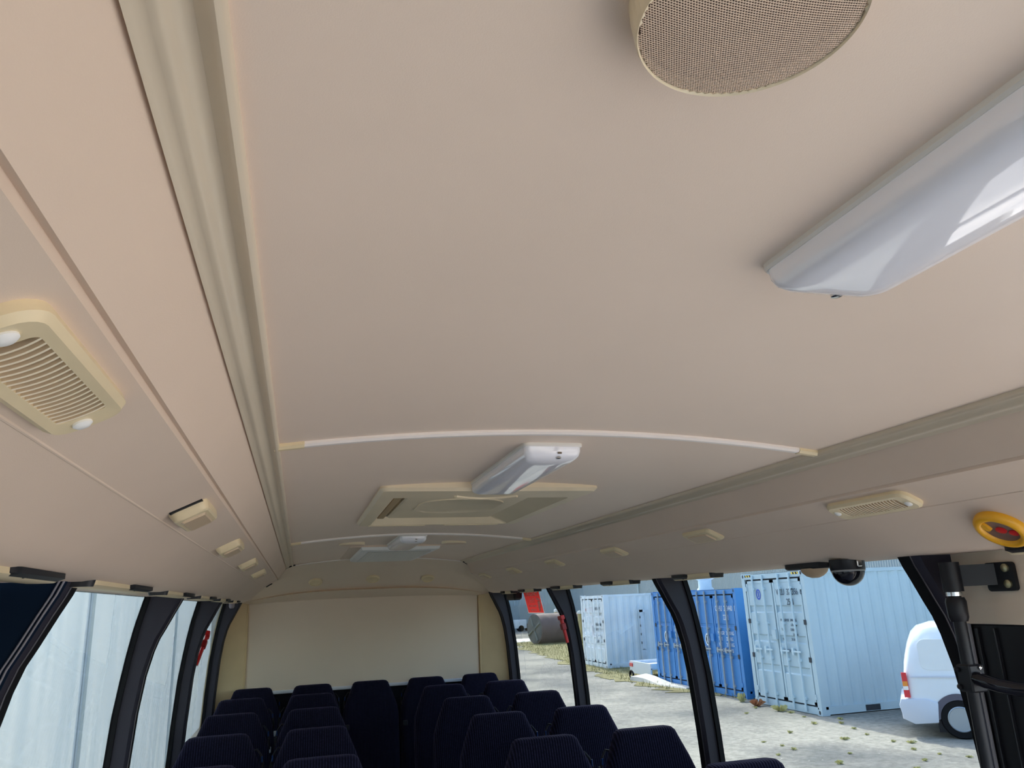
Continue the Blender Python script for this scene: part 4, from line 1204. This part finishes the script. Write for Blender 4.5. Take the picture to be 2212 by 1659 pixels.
# ---- concrete wall on the left
t = empty('concrete_wall', (-2.6, -10, G), label='pale concrete tilt-up wall outside the left windows', cat='wall')
def tilt():
    m = mat('pale_tilt_concrete', (.70, .755, .745), .85)
    nt = m.node_tree; b = nt.nodes['Principled BSDF']
    tc = nt.nodes.new('ShaderNodeTexCoord'); mp = nt.nodes.new('ShaderNodeMapping'); mp.inputs['Scale'].default_value = (1, 2.6, .22)
    n = nt.nodes.new('ShaderNodeTexNoise'); n.inputs['Scale'].default_value = 1.6; n.inputs['Detail'].default_value = 6
    nt.links.new(tc.outputs['Object'], mp.inputs['Vector']); nt.links.new(mp.outputs[0], n.inputs['Vector'])
    r = nt.nodes.new('ShaderNodeValToRGB'); r.color_ramp.elements[0].position = .30; r.color_ramp.elements[1].position = .66
    r.color_ramp.elements[0].color = (.60, .655, .645, 1); r.color_ramp.elements[1].color = (.80, .81, .755, 1)
    nt.links.new(n.outputs['Fac'], r.inputs['Fac']); nt.links.new(r.outputs['Color'], b.inputs['Base Color'])
    return m
TILT = tilt()
ys = [-10 + .0, -3.06, 3.12, 9.30, 15.50, 21.7, 27.9, 34.1]
for a, b_ in zip(ys[:-1], ys[1:]):
    MB().box((-.2, a + 10 + .16, 0), (0, b_ + 10 - .16, 7.5)).build('wall_panel', TILT, t)
for y in ys[1:-1]:
    MB().box((-.2, y + 10 - .17, 0), (-.03, y + 10 + .04, 7.5)).build('joint_strip', mat('joint_pale', (.52, .58, .60), .8), t)
    MB().box((-.2, y + 10 + .02, 0), (-.06, y + 10 + .10, 7.5)).build('joint_sealant', mat('joint_grey', (.24, .29, .34), .8), t)
    MB().box((-.2, y + 10 + .09, 0), (-.03, y + 10 + .17, 7.5)).build('joint_strip', mat('joint_pale', (.52, .58, .60), .8), t)

# ---- white van
VW = mat('van_white_paint', (.80, .82, .86), .25, coat=.4)
VWIN = mat('van_window_reflection', (.84, .86, .88), .2, coat=.5)  # bright reflection on the van's side window painted as white
VGRY = mat('van_bumper_grey', (.62, .65, .74), .4)
t = empty('white_van', (9.64, 11.84, G), label='white van parked in front of the grey-blue container', cat='van')
t.rotation_euler.z = -.735
# local: x forward (+x), y across (0..1.72), z up ; rear at x=0
def van_sec(x, zb, zt, inset=0.0, tw=.20):
    return [(x, .02 + inset, zb), (x, .0 + inset, zb + .35), (x, .02 + inset, .95), (x, .10 + inset, zt - .30), (x, .20 + inset, zt - .07), (x, .34 + inset, zt),
            (x, 1.72 - .34 - inset, zt), (x, 1.72 - .20 - inset, zt - .07), (x, 1.72 - .10 - inset, zt - .30), (x, 1.70 - inset, .95), (x, 1.72 - inset, zb + .35), (x, 1.70 - inset, zb)]
b = MB()
rings = []
for dx, zt, ins in ((.10, 1.50, .10), (.05, 1.62, .05), (.10, 1.74, .02), (.22, 1.80, 0), (.6, 1.83, 0), (2.6, 1.84, 0), (3.3, 1.76, .03), (3.9, 1.15, .05), (4.5, 1.0, .08), (4.65, .8, .14)):
    rings.append(van_sec(dx, .30, zt, ins))
# shape the rear so that it bulges at the beltline
def tilt_rear(ring, dx): return [(dx + .34 * max(0, (z - .90)) ** 1.7, y, z) for x, y, z in ring]
rings = [tilt_rear(van_sec(0, .32, 1.50, .16), .03), tilt_rear(van_sec(0, .30, 1.66, .06), .04), tilt_rear(van_sec(0, .30, 1.76, .015), .10)] + rings[3:]
rings[3] = tilt_rear(rings[3], .22)
b.loft(rings)
body = b.build('body', VW, t, smooth=50)
MB().loft([[(a + 1.05, y_, bb + 1.33) for a, bb in rrect(1.45, .50, .12)] for y_ in (.03, .085)]).build('pale_window', VWIN, body)
b = MB(); b.loft([[(x, -.035 + dy, z) for x, z in ((-.06, .30), (-.10, .52), (-.06, .62), (.35, .62), (.50, .56), (.46, .25), (.10, .22))] for dy in (0, .08)]); 
b.build('bumper', VGRY, t, bevel=(.015, 2))
MB().box((-.08, .03, .28), (.10, 1.69, .60)).build('rear_bumper', VGRY, t, bevel=(.03, 3))
tl = MB().loft([[(.005 + .035 * k, -.006, z) for k, z in ((0, .64), (0, 1.04), (2.2, 1.04), (2.6, .64))], [(.0 + .035 * k, .06, z) for k, z in ((0, .64), (0, 1.04), (2.2, 1.04), (2.6, .64))]]).build('tail_lamp', mat('tail_red', (.70, .05, .06), .2), t)
MB().box((.004, -.010, .76), (.085, .02, .82)).build('white_band', mat('lamp_white', (.9, .88, .86), .2), tl)
MB().box((.004, -.010, .82), (.082, .02, .90)).build('amber_band', mat('lamp_amber', (.85, .30, .05), .2), tl)
MB().box((.14, -.004, .96), (4.2, .012, .985)).build('body_crease', VGRY, body)
for xw in (.80, 3.62):
    for yw in (-.01, 1.52):
        tyre = MB().loft([[(xw + r * math.cos(2 * PI * k / 32), yw + d, .31 + r * math.sin(2 * PI * k / 32)) for k in range(32)] for d, r in ((.0, .19), (.0, .29), (.03, .31), (.18, .31), (.2, .29))]).build('tyre', RUBBER, t, smooth=40)
        MB().loft([[(xw + r * math.cos(2 * PI * k / 32), yw + d, .31 + r * math.sin(2 * PI * k / 32)) for k in range(32)] for d, r in ((-.004, .20), (-.012, .185), (.03, .15), (.045, .09), (.01, .06), (.008, .02))]).build('rim', mat('steel_rim', (.38, .42, .46), .4, metal=.6), tyre)
    MB().loft([[(xw + r * math.cos(PI * k / 20), -.012 + d, .31 + r * math.sin(PI * k / 20)) for k in range(21)] for d, r in ((0, .40), (0, .30), (.10, .30), (.10, .40))], closed=False).build('wheel_arch', mat('arch_dark', (.10, .09, .12), .6), body)
MB().box((.45, .02, .10), (1.15, 1.68, .42)).build('underbody', BLACKT, t)
